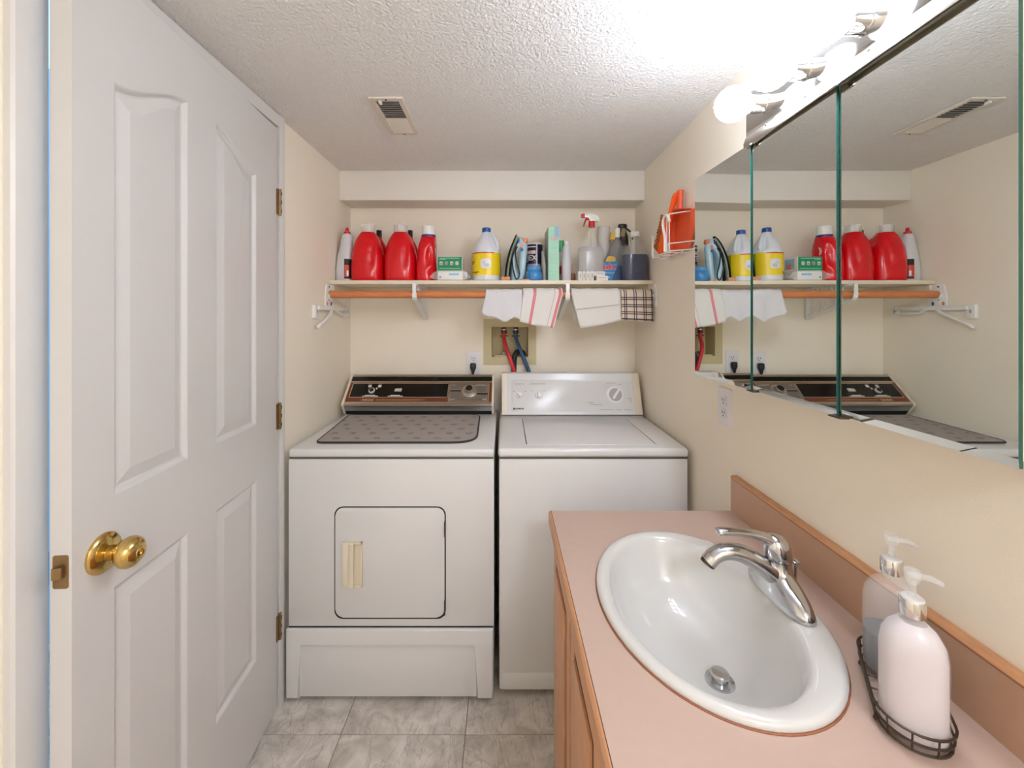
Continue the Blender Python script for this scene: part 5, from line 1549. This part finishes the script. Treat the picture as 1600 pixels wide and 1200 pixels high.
for k in range(0, len(st), 3):
    x, y = st[k]
    c = (pA + pB) / 2
    v = (Vector((x, y)) - c).normalized()
    obj('upright_wire', tube(B(), [(x, y, cz + 0.006), (x + v.x * 0.003, y + v.y * 0.003, cz + 0.031)], 0.0012, 5), 'dark_metal', cd)
nrm = Vector((-dirv.y, dirv.x))
for k in range(5):
    c = pB.lerp(pA, k / 4)
    p, q = c + nrm * 0.037, c - nrm * 0.037
    obj('floor_wire', tube(B(), [(p.x, p.y, cz + 0.006), (q.x, q.y, cz + 0.006)], 0.0014, 5), 'dark_metal', cd)
for c in (pA, pB):
    for s in (-1, 1):
        p = c + nrm * (0.0375 * s)
        obj('foot', lathe(B(), [(0.002, cz), (0.0036, cz + 0.0015), (0.0036, cz + 0.004), (0.002, cz + 0.006)], p.x, p.y, 10), 'dark_metal', cd)
def soap(c, label, liquid, zl):
    t = thing('soap_dispenser', label, 'dispenser', (c.x, c.y, cz + 0.0078), rotb + PI / 2, 'pump soap bottles by the sink')
    S = [(0, 0, 0.031, 0.026), (0.004, 0, 0.035, 0.030), (0.012, 0, 0.0358, 0.0308), (0.105, 0, 0.0358, 0.0308), (0.122, 0, 0.0335, 0.0290), (0.135, 0, 0.0270, 0.0240), (0.144, 0, 0.0180, 0.0170), (0.148, 0, 0.0125, 0.0125), (0.156, 0, 0.0120, 0.0120)]
    body('body', S, 'glass_bottle', t, 2.5)
    L = [(s[0] + (0.002 if i == 0 else 0), 0, s[2] - 0.0014, s[3] - 0.0014) for i, s in enumerate(S) if s[0] < zl - 0.001]
    L.append((zl, 0, L[-1][2] if zl < 0.106 else L[-1][2] - 0.002, L[-1][3] if zl < 0.106 else L[-1][3] - 0.002))
    body('liquid', L, liquid, t, 2.5)
    cp = obj('cap', lathe(B(), [(0.0138, 0.155), (0.0142, 0.157), (0.0142, 0.175), (0.0134, 0.177)], seg=28), 'chrome', t, world=False)
    obj('cap_top', lathe(B(), [(0.0132, 0.1765), (0.0118, 0.179), (0.006, 0.180)], seg=28), 'mark_light', cp, world=False)
    pm = obj('pump_stem', lathe(B(), [(0.0045, 0.178), (0.0042, 0.199)], seg=16), 'glass_bottle', t, world=False)
    obj('pump_head', loft(B(), [ring(0, 0, 0.197, 0.006, 0.006, 2, 16), ring(0, 0, 0.200, 0.008, 0.008, 2, 16), ring(0, 0, 0.212, 0.010, 0.010, 2, 16), ring(0, 0, 0.215, 0.009, 0.009, 2, 16)]), 'glass_bottle', pm, world=False)
    obj('pump_spout', tube(B(), [(0.004, 0, 0.208), (-0.018, 0, 0.209), (-0.030, 0, 0.204)], [0.0045, 0.004, 0.0032], 10), 'glass_bottle', pm, world=False)
    return t
soap(pA, 'glass soap pump bottle with clear dark liquid at the far end of the caddy', 'soap_dark', 0.060)
t = soap(pB, 'glass soap pump bottle full of pale pink lotion at the near end of the caddy', 'soap_lotion', 0.1465)
for z in (0.05, 0.066, 0.082, 0.098):
    obj('scale_mark', patch(B(), 0, 0, 0.0358, 0.0308, 2.5, 158, 172, z, z + 0.0012, 0.0005, 4), 'seam', t, world=False)
